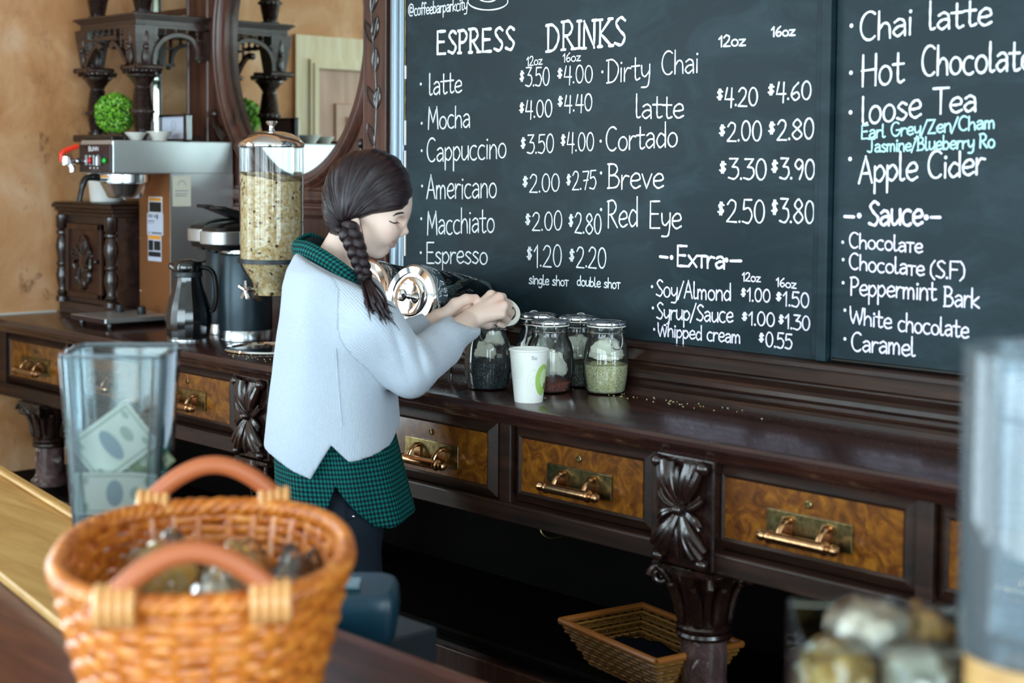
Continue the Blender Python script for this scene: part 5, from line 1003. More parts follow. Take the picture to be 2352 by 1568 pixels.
for i, (px, py, rad, mt, lab) in enumerate([(375, 1300, (.054, .056, .062), 'pastry', 'golden wrapped pastry at the left side of the wicker basket'), (548, 1298, (.040, .05, .06), 'pastry', 'golden wrapped pastry in the middle of the wicker basket'), (682, 1308, (.031, .042, .058), 'dark_pastry', 'dark wrapped pastry at the right side of the wicker basket'), (500, 1350, (.042, .038, .056), 'cream_wrap', 'cream and navy wrapped snack at the front of the wicker basket')]):
    c = onz(px, py, ZB + .165); rad = (rad[0], rad[1], rad[2] * 1.42); c[2] = ZB + .012 + rad[2] * 1.05; t = thing('wrapped_pastry', lab, 'pastry', (c[0], c[1], ZB + .01))
    obj('filling', crumple(c, rad, i * 3.3, .10), mt, t); obj('wrapper', crumple(c, [r * 1.09 for r in rad], i * 5.1 + 2, .22, 36), 'cellophane', t, smooth=20)
    if i == 3: obj('printed_band', crumple(c + np.array([.026, .012, .024]), (.026, .024, .032), 4.2, .1), 'navy_wrap', t)
# tip jar with banknotes
jc = ond(281, 1100, 2.43); jc[2] = ZB + .0165; ja = math.atan2(CR[1], CR[0]) + .05
tj = thing('tip_jar', 'tall square flared glass tip jar holding dollar bills on the light board', 'jar', tuple(jc), ja)
A = lambda nm, mb, mt, p=tj, **k: obj(nm, mb, mt, p, local=True, **k)
HJ = .372; hb, ht = .059, .081
def sq(h, z, r=.16):
    out = []
    for cx, cy, a0 in ((1, 1, 0), (-1, 1, 90), (-1, -1, 180), (1, -1, 270)):
        for k in range(5): a = math.radians(a0 + 22.5 * k); out.append((h * (cx * (1 - r) + r * math.cos(a)), h * (cy * (1 - r) + r * math.sin(a)), z))
    return out
m = MB().grid([sq(hb * .95, 0), sq(hb, .004), sq(ht, HJ - .003), sq(ht - .003, HJ), sq(ht - .007, HJ - .003), sq(hb - .004, .022)], True); q = sq(hb - .004, .022); m.add(q, [tuple(range(20))]); q = sq(hb * .95, 0); m.add(q, [tuple(range(20))])
A('glass', m, 'faint_glare_glass', smooth=40)
m = MB()
for cx, cy in ((1, 1), (-1, 1), (-1, -1), (1, -1)): m.tube([(cx * (h - .012), cy * (h - .012), z) for h, z in ((hb, .01), (ht, HJ - .004))], .0095, 8)
m.tube(sq(ht - .0035, HJ), .0045, 6, True); A('thick_edges', m, 'glare_glass')
plain('bill_paper', 'f0f2e8', .7, 0, .2); plain('bill_ink', 'bccabd', .7, 0, .2); plain('bill_back', '93a883', .7, 0, .2); plain('bill_dark', 'a3b6c0', .7, 0, .2)
def bill(label, T, curl=.0, back=False, twist=0):
    # banknote .156 x .066 in local x / z, bent, placed by matrix T inside the tip jar
    o = thing('banknote', label, 'banknote', (0, 0, 0), 0, 'dollar bills in the tip jar'); W_ = Matrix.Translation(tuple(jc)) @ Matrix.Rotation(ja, 4, 'Z') @ T
    o.location = W_ @ Vector((0, 0, -.033))
    def s(x, z, e=0): yy = curl * (x * x) * 9 + twist * x * z * 8 + .0015 * math.sin(x * 60) + e; return tuple(W_ @ Vector((x, yy, z)))
    def patch(x0, x1, z0, z1, e, nm, mt, par):
        m = MB().grid([[s(x, z, e) for x in np.linspace(x0, x1, 14)] for z in np.linspace(z0, z1, 6)]).grid([[s(x, z, e + (.0002 if e == 0 else -.00002)) for x in np.linspace(x0, x1, 14)] for z in np.linspace(z0, z1, 6)]); return obj(nm, m, mt, par)
    p = patch(-.078, .078, -.033, .033, 0, 'note', 'bill_back' if back else 'bill_paper', o); e = -.0006
    m = MB()
    for x0, x1, z0, z1 in ((-.072, .072, .026, .029), (-.072, .072, -.029, -.026), (-.072, -.068, -.029, .029), (.068, .072, -.029, .029)): m.grid([[s(x, z, e) for x in np.linspace(x0, x1, 14)] for z in (z0, z1)])
    for x, z, r in ((-.058, .02, .006), (.058, .02, .006), (-.058, -.02, .006), (.058, -.02, .006), (.036, .0, .011)): m.add([s(x + r * math.cos(t), z + r * math.sin(t), e) for t in np.linspace(0, 2 * PI, 14, endpoint=False)], [tuple(range(14))])
    obj('print', m, 'bill_ink', p)
    m = MB().add([s(-.004 + .016 * math.cos(t), .021 * math.sin(t), e) for t in np.linspace(0, 2 * PI, 20, endpoint=False)], [tuple(range(20))]); obj('portrait_oval', m, 'bill_dark', p)
TR, RO = Matrix.Translation, Matrix.Rotation
bill('dollar bill lying lengthwise against the front of the tip jar near its base', TR((.002, -.052, .158)) @ RO(math.radians(1), 4, 'Y') @ RO(.08, 4, 'X') @ Matrix.Scale(.80, 4, (1, 0, 0)), -.15)
bill('dollar bill tilted diagonally across the middle of the tip jar', TR((-.006, -.040, .232)) @ RO(math.radians(-36), 4, 'Y') @ RO(.10, 4, 'X') @ Matrix.Scale(.72, 4, (1, 0, 0)) @ Matrix.Scale(1.3, 4, (0, 0, 1)), .12)
bill('green-backed bill behind the diagonal one in the tip jar', TR((.022, -.018, .222)) @ RO(math.radians(48), 4, 'Y') @ RO(-.1, 4, 'X') @ Matrix.Scale(.74, 4, (1, 0, 0)), .1, True)
bill('dollar bill standing at the right rear of the tip jar', TR((.030, .012, .238)) @ RO(math.radians(4), 4, 'Y') @ RO(.9, 4, 'Z') @ Matrix.Scale(.58, 4, (1, 0, 0)) @ Matrix.Scale(1.0, 4, (0, 0, 1)), .0)
bill('dollar bill curled at the bottom left of the tip jar', TR((-.02, .03, .125)) @ RO(math.radians(-20), 4, 'Y') @ RO(-.5, 4, 'Z') @ Matrix.Scale(.62, 4, (1, 0, 0)), .1)
bill('crumpled bill at the bottom of the tip jar', TR((.0, .0, .075)) @ RO(math.radians(8), 4, 'Y') @ RO(.6, 4, 'Z') @ Matrix.Scale(.62, 4, (1, 0, 0)) @ Matrix.Scale(1.2, 4, (0, 0, 1)), .1)
# clear box of wrapped biscuits and tall glass vase, right foreground
gx = ond(2018, 1470, 1.53); ga = math.atan2(CR[1], CR[0]) - .12
gb = thing('clear_box', 'clear plastic box heaped with wrapped biscuits at the right front of the bar', 'box', (gx[0], gx[1], ZB + .0005), ga)
A = lambda nm, mb, mt, p=gb, **k: obj(nm, mb, mt, p, local=True, **k)
w, d_, h_ = .083, .075, 1.150 - ZB; r_ = lambda z, s=1: [(-w * s, -d_ * s, z), (w * s, -d_ * s, z), (w * s, d_ * s, z), (-w * s, d_ * s, z)]
m = MB().grid([r_(0), r_(h_), r_(h_, .97), r_(.006, .97)], True); m.add(r_(0), [(0, 1, 2, 3)]); A('box', m, 'clear_plastic', smooth=False)
A('rim', MB().tube(r_(h_, .985), .004, 8, True), 'clear_plastic')
m = MB()
for x, y in ((-1, -1), (1, -1), (1, 1), (-1, 1)): m.tube([(x * w * .985, y * d_ * .985, .0), (x * w * .985, y * d_ * .985, h_)], .0035, 8)
A('corner_posts', m, 'clear_plastic')
G_ = Matrix.Translation((gx[0], gx[1], ZB)) @ Matrix.Rotation(ga, 4, 'Z')
for i, (x, y, z, rd, mt, wh) in enumerate([(-.045, -.03, .04, (.036, .036, .034), 'pastry', 'at the bottom left'), (.04, -.02, .04, (.036, .04, .034), 'pastry', 'at the bottom right'), (-.04, .01, .105, (.038, .05, .036), 'cream_wrap', 'half-way up on the left'), (.042, -.012, .108, (.036, .05, .034), 'pastry', 'half-way up on the right'),
                                      (-.043, -.028, .185, (.042, .042, .040), 'pastry', 'near the left rim'), (.035, -.034, .188, (.044, .038, .040), 'cream_wrap', 'near the front rim'), (.000, .030, .215, (.048, .044, .034), 'cream_wrap', 'on top of the heap'), (.046, .026, .205, (.040, .042, .038), 'pastry', 'near the right rim')]):
    c = np.array(G_ @ Vector((x, y, z))); t = thing('wrapped_biscuit', 'wrapped biscuit %s of the clear box' % wh if 'of' not in wh else 'wrapped biscuit on top of the heap in the clear box', 'biscuit', (c[0], c[1], c[2] - rd[2]), 0, 'biscuits in the clear box')
    obj('biscuit', crumple(c, [r * .88 for r in rd], i * 2.7, .1), mt, t); obj('wrapper', crumple(c, rd, i * 4.4 + 9, .2, 30), 'cellophane', t, smooth=20)
vc = ond(2392, 1500, 1.42); rz = vc[2]
tag(obj('wooden_riser', MB().lathe([(.0, 0), (.066, 0), (.068, .004), (.068, rz - ZB - .006), (.066, rz - ZB - .001), (.0, rz - ZB - .001)], 40, (vc[0], vc[1], ZB + .0005), cap=False), 'light_oak'), 'round light wooden riser under the tall glass vase', 'riser')
vs = thing('glass_vase', 'tall glass vase with thick base at the right edge', 'vase', (vc[0], vc[1], rz))
m = MB().lathe([(.0, .0), (.070, .0), (.074, .004), (.075, .02), (.075, .277), (.0735, .280), (.071, .277), (.0695, .03), (.06, .022), (0, .02)], 56, (vc[0], vc[1], rz), cap=False); obj('body', m, 'glare_glass', vs)
obj('rim', MB().tube([(vc[0] + .073 * math.cos(t), vc[1] + .073 * math.sin(t), rz + .279) for t in np.linspace(0, 2 * PI, 48, endpoint=False)], .0032, 8, True), 'glare_glass', vs)
# ------------------------------------------------------------------ smooth solid modelling for the figure: distance fields meshed by surface nets
def smin(a, b, k): h = np.clip(.5 + .5 * (b - a) / k, 0, 1); return b + (a - b) * h - k * h * (1 - h)
def smax(a, b, k): return -smin(-a, -b, k)
class Field:
    def __init__(s): s.p = []
    def cap(s, a, b, ra, rb, k=.012, sub=False, flat=None): a = np.array(a, float); b = np.array(b, float); s.p.append(('c', a, b, ra, rb, k, sub, (a + b) / 2, np.linalg.norm(b - a) / 2 + max(ra, rb))); return s
    def chain(s, pts, k=.012):
        for (a, ra), (b, rb) in zip(pts[:-1], pts[1:]): s.cap(a, b, ra, rb, k)
        return s
    def ell(s, c, r, pitch=0, k=.012, sub=False): c = np.array(c, float); s.p.append(('e', c, np.array(r, float), math.radians(pitch), None, k, sub, c, max(r))); return s
    def __call__(s, P):
        cen = (P.min(0) + P.max(0)) / 2; rad = np.linalg.norm(P.max(0) - P.min(0)) / 2; d = np.full(len(P), .25)
        for q in s.p:
            if np.linalg.norm(q[7] - cen) > q[8] + rad + .07: continue
            if q[0] == 'c':
                _, a, b, ra, rb = q[:5]; ab = b - a; t = np.clip((P - a) @ ab / max(ab @ ab, 1e-9), 0, 1); e = np.linalg.norm(P - a - t[:, None] * ab, axis=1) - (ra + (rb - ra) * t)
            else:
                c, r, an = q[1:4]; X = P - c
                if an: x = X[:, 0] * math.cos(an) - X[:, 2] * math.sin(an); z = X[:, 0] * math.sin(an) + X[:, 2] * math.cos(an); X = np.stack([x, X[:, 1], z], 1)
                k0 = np.linalg.norm(X / r, axis=1); k1 = np.linalg.norm(X / r ** 2, axis=1) + 1e-9; e = k0 * (k0 - 1) / k1
            d = smax(d, -e, q[5]) if q[6] else smin(d, e, q[5])
        return d
def nets(f, lo, hi, h, margin=.03):
    B = 16; lo = np.array(lo, float); nb = np.ceil((np.array(hi) - lo) / (h * B)).astype(int); g = np.stack(np.meshgrid(*[np.arange(n) for n in nb], indexing='ij'), -1).reshape(-1, 3)
    cen = lo + (g + .5) * h * B; dc = np.array([f(c[None])[0] for c in cen]) if len(cen) < 400 else np.concatenate([f(c) for c in np.array_split(cen, max(1, len(cen) // 64))])
    act = g[np.abs(dc) < h * B * .87 + margin]; r = np.arange(B + 1); base = np.stack(np.meshgrid(r, r, r, indexing='ij'), -1).reshape(-1, 3)
    cr_ = [(0, 0, 0), (1, 0, 0), (0, 1, 0), (1, 1, 0), (0, 0, 1), (1, 0, 1), (0, 1, 1), (1, 1, 1)]; ed = [(0, 1), (2, 3), (4, 5), (6, 7), (0, 2), (1, 3), (4, 6), (5, 7), (0, 4), (1, 5), (2, 6), (3, 7)]
    CE, PO, ED = [], [], []
    for b in act:
        o = b * B; v = f(lo + (o + base) * h).reshape(B + 1, B + 1, B + 1); s = v < 0; n = sum(s[a:B + a, c:B + c, e:B + e].astype(int) for a, c, e in cr_); ijk = np.argwhere((n > 0) & (n < 8))
        if not len(ijk): continue
        vc = [v[ijk[:, 0] + a, ijk[:, 1] + c, ijk[:, 2] + e] for a, c, e in cr_]; acc = np.zeros((len(ijk), 3)); cnt = np.zeros(len(ijk))
        for a, c in ed:
            m = (vc[a] < 0) != (vc[c] < 0); t = np.where(m, vc[a] / np.where(m, vc[a] - vc[c], 1), 0); pa, pb = np.array(cr_[a], float), np.array(cr_[c], float); acc += (pa + t[:, None] * (pb - pa)) * m[:, None]; cnt += m
        CE.append(ijk + o); PO.append(lo + (ijk + o + acc / cnt[:, None]) * h)
        for ax, cn in ((0, 1), (1, 2), (2, 4)):
            m = (vc[0] < 0) != (vc[cn] < 0); ED.append(np.concatenate([(ijk + o)[m], np.full((m.sum(), 1), ax), (vc[0] < 0)[m][:, None].astype(int)], 1))
    CE = np.concatenate(CE) + 4; PO = np.concatenate(PO); ED = np.concatenate(ED); ED[:, :3] += 4; K = 4096; key = lambda c: c[:, 0] + K * (c[:, 1] + K * c[:, 2]); kk = key(CE); so = np.argsort(kk); ks = kk[so]; F = []
    for ax in range(3):
        e = ED[ED[:, 3] == ax]; u = np.eye(3, dtype=int)[(ax + 1) % 3]; w = np.eye(3, dtype=int)[(ax + 2) % 3]; q = []; ok = np.ones(len(e), bool)
        for d in (0 * u, -u, -u - w, -w):
            kq = key(e[:, :3] + d); i = np.clip(np.searchsorted(ks, kq), 0, len(ks) - 1); ok &= ks[i] == kq; q.append(so[i])
        q = np.stack(q, 1); q = np.where(e[:, 4:5] == 1, q, q[:, ::-1]); F.append(q[ok])
    return PO, np.concatenate(F)
def sdf_obj(name, V, F, mat, parent, attrs=None):
    me = bpy.data.meshes.new(name); me.from_pydata(V.tolist(), [], F.tolist()); me.materials.append(M[mat] if isinstance(mat, str) else mat); me.shade_smooth()
    for k, a in (attrs or {}).items(): at = me.attributes.new(k, 'FLOAT', 'POINT'); at.data.foreach_set('value', np.asarray(a, np.float32))
    o = bpy.data.objects.new(name, me); COL.objects.link(o); o.parent = parent; return o
# ------------------------------------------------------------------ the woman at the counter
PD = 3.33
r0 = ond(790, 1060, PD); prot = math.atan2(CR[1], CR[0]); person = thing('person', 'woman with dark side braid in pale blue sweater, bending over the jars on the counter', 'person', (r0[0], r0[1], 0), prot)
RT = np.array([[math.cos(prot), math.sin(prot), 0], [-math.sin(prot), math.cos(prot), 0], [0, 0, 1.]])
def PL(px, py, dd=0.0, lat=0.0): q = RT @ (ond(px, py, PD + dd) - np.array([r0[0], r0[1], 0])); q[1] += lat; return q
SK = lambda px, py, dd, r: (PL(px, py, dd), r)
body = Field()
# torso, legs (under the clothes), neck
for s in (-1, 1): body.chain([SK(755, 690, s * .07, .072), SK(772, 850, s * .06, .078), SK(785, 1040, s * .05, .085)], .04)
for s in (-1, 1): body.chain([SK(790, 1080, s * .07, .065), SK(800, 1200, s * .085, .058), SK(803, 1340, s * .085, .053), SK(808, 1580, s * .085, .045), SK(800, 1700, s * .085, .045), SK(795, 2030, s * .085, .033), SK(840, 2070, s * .09, .025)], .03)
for s in (-1, 1): body.cap(PL(755, 690, s * .03), PL(770, 705, s * .11), .05, .042, .03)
body.cap(PL(806, 540), PL(752, 632), .043, .044, .03)
# head, turned down to the right
HP = 22
body.ell(PL(846, 440), (.091, .072, .088), 15, .02).ell(PL(882, 470), (.051, .060, .05), HP, .03).ell(PL(877, 514), (.045, .058, .066), HP, .03)
for s in (-1, 1):
    body.cap(PL(864, 573, 0, s * .010), PL(826, 540, 0, s * .052), .0135, .016, .018); body.ell(PL(890, 530, 0, s * .036), (.020, .022, .024), HP, .025); body.cap(PL(924, 489, 0, s * .006), PL(908, 489, 0, s * .038), .006, .007, .014)
body.cap(PL(873, 577, 0, -.005), PL(873, 577, 0, .005), .0118, .0118, .012).ell(PL(886, 556), (.020, .026, .020), HP, .014)
body.cap(PL(921, 498), PL(928, 529), .0052, .0066, .008).ell(PL(929.5, 531), (.0090, .0085, .0078), HP, .005)
for s in (-1, 1): body.ell(PL(920, 536, 0, s * .0095), (.0085, .0060, .0062), HP, .006); body.ell(PL(918, 540.5, 0, s * .006), (.0045, .0026, .0022), HP, .002, True)
for s in (-1, 1): body.ell(PL(922, 508, 0, s * .031), (.014, .017, .010), HP, .012, True); body.ell(PL(902, 509, 0, s * .0315), (.0125, .0145, .0120), HP, .004)
body.ell(PL(905, 555.5), (.0075, .019, .0046), HP + 8, .004).ell(PL(899, 566.5), (.0080, .016, .0058), HP, .004).cap(PL(910, 561, 0, -.018), PL(910, 561, 0, .018), .0020, .0020, .003, True).ell(PL(903, 574.5), (.010, .016, .004), HP, .008, True)
for s in (-1, 1): body.ell(PL(816, 520, 0, s * .068), (.014, .007, .025), HP + 10, .006)
# near arm and hand; far arm and hand
NH, FH = .095, .10
body.chain([SK(772, 700, -.115, .042), SK(940, 850, -.13, .036), SK(1010, 795, -.03, .034), SK(1080, 733, NH - .005, .0225)], .02)
W0_ = PL(1080, 732, NH); KN = [(1128, 678, .030), (1147, 684, .010), (1156, 702, -.006), (1151, 721, -.014)]
FI = [[(1154, 682, .075), (1154, 706, .092), (1142, 718, .082)], [(1168, 699, .058), (1163, 722, .075), (1150, 728, .068)], [(1173, 718, .038), (1164, 736, .052), (1150, 738, .048)], [(1164, 735, .022), (1156, 746, .034), (1146, 744, .034)]]
FR = [(.0112, .0092, .0082, .0072), (.0115, .0094, .0084, .0074), (.0110, .0090, .0080, .0071), (.0100, .0082, .0073, .0066)]
for (kx, ky, kd), fi, fr in zip(KN, FI, FR):
    K_ = PL(kx, ky, NH + kd); body.cap(W0_ + (K_ - W0_) * .08, K_, .0175, fr[0] + .001, .010)
    pts = [(K_, fr[0])] + [(PL(x, y, NH + z), r) for (x, y, z), r in zip(fi, fr[1:])]
    for (a, ra), (b, rb) in zip(pts[:-1], pts[1:]): body.cap(a, b, ra, rb, .0035)
body.chain([SK(1092, 735, NH + .02, .0165), SK(1120, 742, NH + .042, .0125), SK(1138, 743, NH + .066, .0100), SK(1150, 735, NH + .080, .0085)], .006)
body.chain([SK(800, 700, .115, .042), SK(880, 830, .10, .038), SK(950, 775, FH + .01, .031), SK(1004, 736, FH + .015, .0235)], .02)
W1_ = PL(1006, 734, FH + .015)
for (kx, ky, kd), fi in zip([(1072, 698, .02), (1076, 706, .035), (1074, 716, .048), (1068, 726, .055)], [[(1104, 700, .04), (1128, 712, .065), (1138, 726, .075)], [(1108, 710, .055), (1130, 722, .08), (1138, 736, .085)], [(1104, 722, .068), (1124, 734, .088), (1132, 744, .09)], [(1094, 732, .07), (1112, 742, .085), (1120, 748, .09)]]):
    K_ = PL(kx, ky, FH + kd); body.cap(W1_ + (K_ - W1_) * .08, K_, .0180, .0115, .010); pts = [(K_, .0105)] + [(PL(x, y, FH + z), r) for (x, y, z), r in zip(fi, (.009, .008, .007))]
    for (a, ra), (b, rb) in zip(pts[:-1], pts[1:]): body.cap(a, b, ra, rb, .0035)
body.chain([SK(1020, 725, FH + .008, .016), SK(1046, 698, FH + .0, .0125), SK(1070, 687, FH + .0, .0105), SK(1092, 684, FH + .006, .0088)], .008)
lo = np.array([-.30, -.32, .0]); hi = np.array([.42, .32, 1.68])
V, F = nets(body, lo, hi, .0028, .03)
def pix(V):
    # local points -> photograph pixels
    Wd = V @ RT + np.array([r0[0], r0[1], 0]) - CAM; d = Wd @ CF; return PPX + FPX * (Wd @ CR) / d, PPY - FPX * (Wd @ CU) / d
px, py = pix(V); inlip = np.clip(1.6 - 1.1 * np.minimum(((px - 908) / 8.5) ** 2 + ((py - 556) / 4.6) ** 2, ((px - 902) / 8.5) ** 2 + ((py - 566) / 5.0) ** 2), 0, 1) * (np.abs(V[:, 1]) < .024) * .7; red = np.exp(-(((px - 1148) / 14) ** 2 + ((py - 688) / 16) ** 2)) * .5 + np.exp(-(((px - 1088) / 10) ** 2 + ((py - 684) / 8) ** 2)) * .6 + np.exp(-(((px - 895) / 16) ** 2 + ((py - 532) / 14) ** 2)) * .25
n = NT('skin'); at = n.attr('lip'); a2 = n.attr('rose'); nz = n.noise(n.coord((1, 1, 1)), 35, 3, .5)
n.base(n.mix(at.outputs['Fac'], n.mix(n.math('MULTIPLY', a2.outputs['Fac'], .7), n.mix(n.math('MULTIPLY', nz, .25), 'e9cdbe', 'dab6a4'), 'd98f80'), 'c58c80'), .48, 0, .4); n.b.inputs['Subsurface Weight'].default_value = .12; n.b.inputs['Subsurface Radius'].default_value = (.012, .005, .003); n.b.inputs['Subsurface Scale'].default_value = .6; M['skin'] = n.m
sdf_obj('body', V, F, 'skin', person, {'lip': inlip, 'rose': red})
def surf(px_, py_, f=body, lift=.0, d0=PD - .35):
    # first point of a solid met by the sight line through a photograph pixel
    d = d0
    for _ in range(160):
        q = PL(px_, py_, d - PD); e = f(q[None])[0]
        if e < .0004: break
        d += max(.0006, min(e, .03) * .8)
    return PL(px_, py_, d - PD - lift)
plain('brow_hair', '2a1a1a', .6); plain('lash', '15100f', .6)
m = MB(); P = [surf(x, y, lift=.0010) for x, y in ((903, 496), (909, 492), (916, 489.5), (922, 488.5), (926, 489))]; m.tube(cat_curve(P, 4), [.0014] * 4 + [.0032] * 8 + [.0027] * 5, 6, flat=.7); obj('eyebrow', m, 'brow_hair', person, local=True)
m = MB(); P = [surf(x, y, lift=.0003) for x, y in ((894, 507), (899, 510), (904, 511.5), (909, 511.5), (913, 510))]; m.tube(cat_curve(P, 4), .0011, 6)
for k in range(9):
    a = np.array(cat_curve(P, 4)[1 + k * 2 - (k > 7)]); m.tube([a, a + np.array([.0025 + .0004 * k, -.001, -.003])], [.0006, .0002], 4)
obj('eyelashes', m, 'lash', person, local=True)
# hair
HPOLY = np.array([PL(*q)[[0, 2]] for q in ((855, 340), (825, 343), (795, 353), (765, 374), (749, 405), (742, 440), (742, 480), (747, 515), (757, 540), (775, 548), (796, 545), (804, 528), (811, 511), (835, 500), (862, 491), (900, 487), (928, 480), (939, 466), (950, 447), (948, 418), (936, 388), (914, 361), (885, 345))])
def poly2d(P, poly):
    d = np.full(len(P), 1e9); s = np.ones(len(P)); n_ = len(poly)
    for i in range(n_):
        a, b = poly[i], poly[i - 1]; e = b - a; w = P - a; t = np.clip((w @ e) / (e @ e), 0, 1); q = w - t[:, None] * e; d = np.minimum(d, (q ** 2).sum(1)); c1 = P[:, 1] >= a[1]; c2 = P[:, 1] < b[1]; c3 = e[0] * w[:, 1] > e[1] * w[:, 0]; fl = (c1 & c2 & c3) | (~c1 & ~c2 & ~c3); s = np.where(fl, -s, s)
    return s * np.sqrt(d)
hf = Field().ell(PL(846, 440), (.106, .087, .104), 15, .02).ell(PL(795, 480), (.06, .078, .07), 0, .03).ell(PL(880, 470), (.07, .074, .055), HP, .03)
BR_ = PL(797, 522)
def hair_f(P):
    d = smax(hf(P), poly2d(P[:, [0, 2]], HPOLY), .018); dx = P[:, 0] - BR_[0]; dz = P[:, 2] - BR_[2]; r = np.hypot(dx, dz); a = np.arctan2(dz, dx) + r * 2.2
    return d + .0011 * np.sin(a * 26 + P[:, 1] * 30) * np.clip(r * 10, 0, 1) + .0006 * np.sin(a * 61 + P[:, 1] * 20) * np.clip(r * 10, 0, 1)
V, F = nets(hair_f, PL(735, 555) + np.array([-.03, -.12, -.03]), PL(955, 335) + np.array([.03, .12, .03]), .0026, .03)
def strand_attr(V): dx = V[:, 0] - BR_[0]; dz = V[:, 2] - BR_[2]; r = np.hypot(dx, dz); return np.arctan2(dz, dx) + r * 2.2, r
sa, sr = strand_attr(V)
n = NT('hair'); A1 = n.attr('strand'); A2 = n.attr('along'); cb = n.node('ShaderNodeCombineXYZ'); n.link(n.math('MULTIPLY', A1.outputs['Fac'], 55), cb.inputs[0]); n.link(n.math('MULTIPLY', A2.outputs['Fac'], 14), cb.inputs[1]); fz = n.noise(cb.outputs[0], 1.0, 5, .65)
n.base(n.ramp(fz, [(.3, '090406'), (.5, '180a10'), (.66, '30161f'), (.8, '4c2c38')]), .3, 0, .5); n.bump(fz, .55, .002); M['hair'] = n.m
hair = sdf_obj('hair', V, F, 'hair', person, {'strand': sa, 'along': sr})
m = MB(); stv, alv = [], []
def strand(P, r0_, sid, segs=5, flat=None):
    b = len(m.v); m.tube(P, r0_, segs, flat=flat); nn = len(m.v) - b; k = nn // segs
    for i in range(nn): stv.append(sid + .02 * (i % segs)); alv.append((i // segs) / max(1, k) * .1)
# surface strands combed from the parting towards the braid
for k in range(150):
    a0 = rng.uniform(-.15, 3.35); rr = rng.uniform(.10, .19); P = []
    for t in np.linspace(1, .12, 14):
        r = rr * t; a = a0 - r * 2.2 + .25; q = np.array([BR_[0] + r * math.cos(a), 0, BR_[2] + r * math.sin(a)]); ppx, ppy = pix(q[None]); 
        if poly2d(q[None][:, [0, 2]], HPOLY)[0] > -.004:
            if P: break
            continue
        P.append(surf(float(ppx[0]), float(ppy[0]), hair_f, -.0004))
    if len(P) > 4: strand(np.array(P), [.0011 * math.sin(.3 + 2.6 * i / (len(P) - 1)) + .0002 for i in range(len(P))], a0 + rng.random(), 5)
for pts in (((826, 502), (831, 525), (836, 550), (838, 576)),):
    strand(cat_curve([surf(x, y, lambda P: np.minimum(body(P), hair_f(P)), .006) for x, y in pts], 6), .0008, rng.random())
# sweater
TAB = np.array([(560, 700, 790, .060), (585, 684, 815, .100), (615, 668, 842, .145), (650, 656, 868, .168), (700, 649, 884, .180), (760, 642, 896, .185), (850, 635, 904, .188), (930, 623, 911, .194), (1000, 612, 917, .200), (1080, 604, 922, .204)])
TZ = np.array([PL(790, y)[2] for y in TAB[:, 0]]); TL = np.array([PL(x, y)[0] for y, x in TAB[:, [0, 1]]]); TRt = np.array([PL(x, y)[0] for y, x in TAB[:, [0, 2]]]); TB_ = TAB[:, 3]; od = np.argsort(TZ)
def sect(z): return (np.interp(z, TZ[od], ((TL + TRt) / 2)[od]), np.interp(z, TZ[od], ((TRt - TL) / 2)[od]), np.interp(z, TZ[od], TB_[od]))
HEM = np.array([(600, 1002), (612, 1003), (655, 1019), (700, 1044), (740, 1059), (762, 1022), (785, 985), (805, 1005), (825, 1023), (870, 1015), (905, 1005), (912, 985), (925, 962)]); HX = np.array([PL(*q)[0] for q in HEM]); HZ = np.array([PL(*q)[2] for q in HEM])
arm = Field().chain([SK(770, 668, -.115, .066), SK(850, 748, -.155, .063), SK(944, 850, -.13, .0535)], .03).chain([SK(944, 850, -.13, .0535), SK(1015, 790, -.02, .046), SK(1062, 748, NH - .045, .038), SK(1086, 726, NH + .005, .0325)], .012)
arm2 = Field().chain([SK(800, 655, .115, .072), SK(880, 830, .10, .055), SK(940, 783, FH, .045), SK(988, 748, FH + .012, .0345)], .02)
CA, CAd = PL(1088, 724, NH + .008), PL(1088, 724, NH + .008) - PL(1040, 768, NH - .07); CAd /= np.linalg.norm(CAd); CB, CBd = PL(990, 746, FH + .012), PL(990, 746, FH + .012) - PL(930, 790, FH); CBd /= np.linalg.norm(CBd)
EB = surf(946, 806, arm)
NKA, NKB = PL(672, 570), PL(838, 645); NKN = np.array([-(NKB - NKA)[2], 0, (NKB - NKA)[0]]); NKN /= np.linalg.norm(NKN)
def sweater_f(P):
    cx, a, b = sect(P[:, 2]); x = (P[:, 0] - cx) / a; y = P[:, 1] / b; e = 2.3; q = (np.abs(x) ** e + np.abs(y) ** e) ** (1 / e); t = (q - 1) * np.minimum(a, b); t = np.maximum(t, P[:, 2] - TZ.max())
    th = np.arctan2(P[:, 1], P[:, 0] - cx); low = np.clip((1.25 - P[:, 2]) * 3, 0, 1)
    t = t + .0045 * low * np.sin(th * 5 + 1 + P[:, 2] * 3) + .003 * np.sin(P[:, 2] * 21 + th * 2.5) * (1 - low * .5)
    s1 = np.maximum(arm(P), (P - CA) @ CAd); rr = np.linalg.norm(P - EB, axis=1); s1 = s1 + .013 * np.exp(-(rr / .055) ** 2) * (.45 - np.abs(np.sin((P[:, 0] * 0.85 + P[:, 2] * .25) * 105)) ** .7) + .0022 * np.sin(P[:, 0] * 40 + P[:, 2] * 55)
    s2 = np.maximum(arm2(P), (P - CB) @ CBd); d = smin(t, s2, .02); d = smin(d, s1, .035)
    hz = np.interp(P[:, 0], HX, HZ); d = smax(d, (P - NKA) @ NKN, .006); return np.maximum(d, (hz - P[:, 2]) * .75)
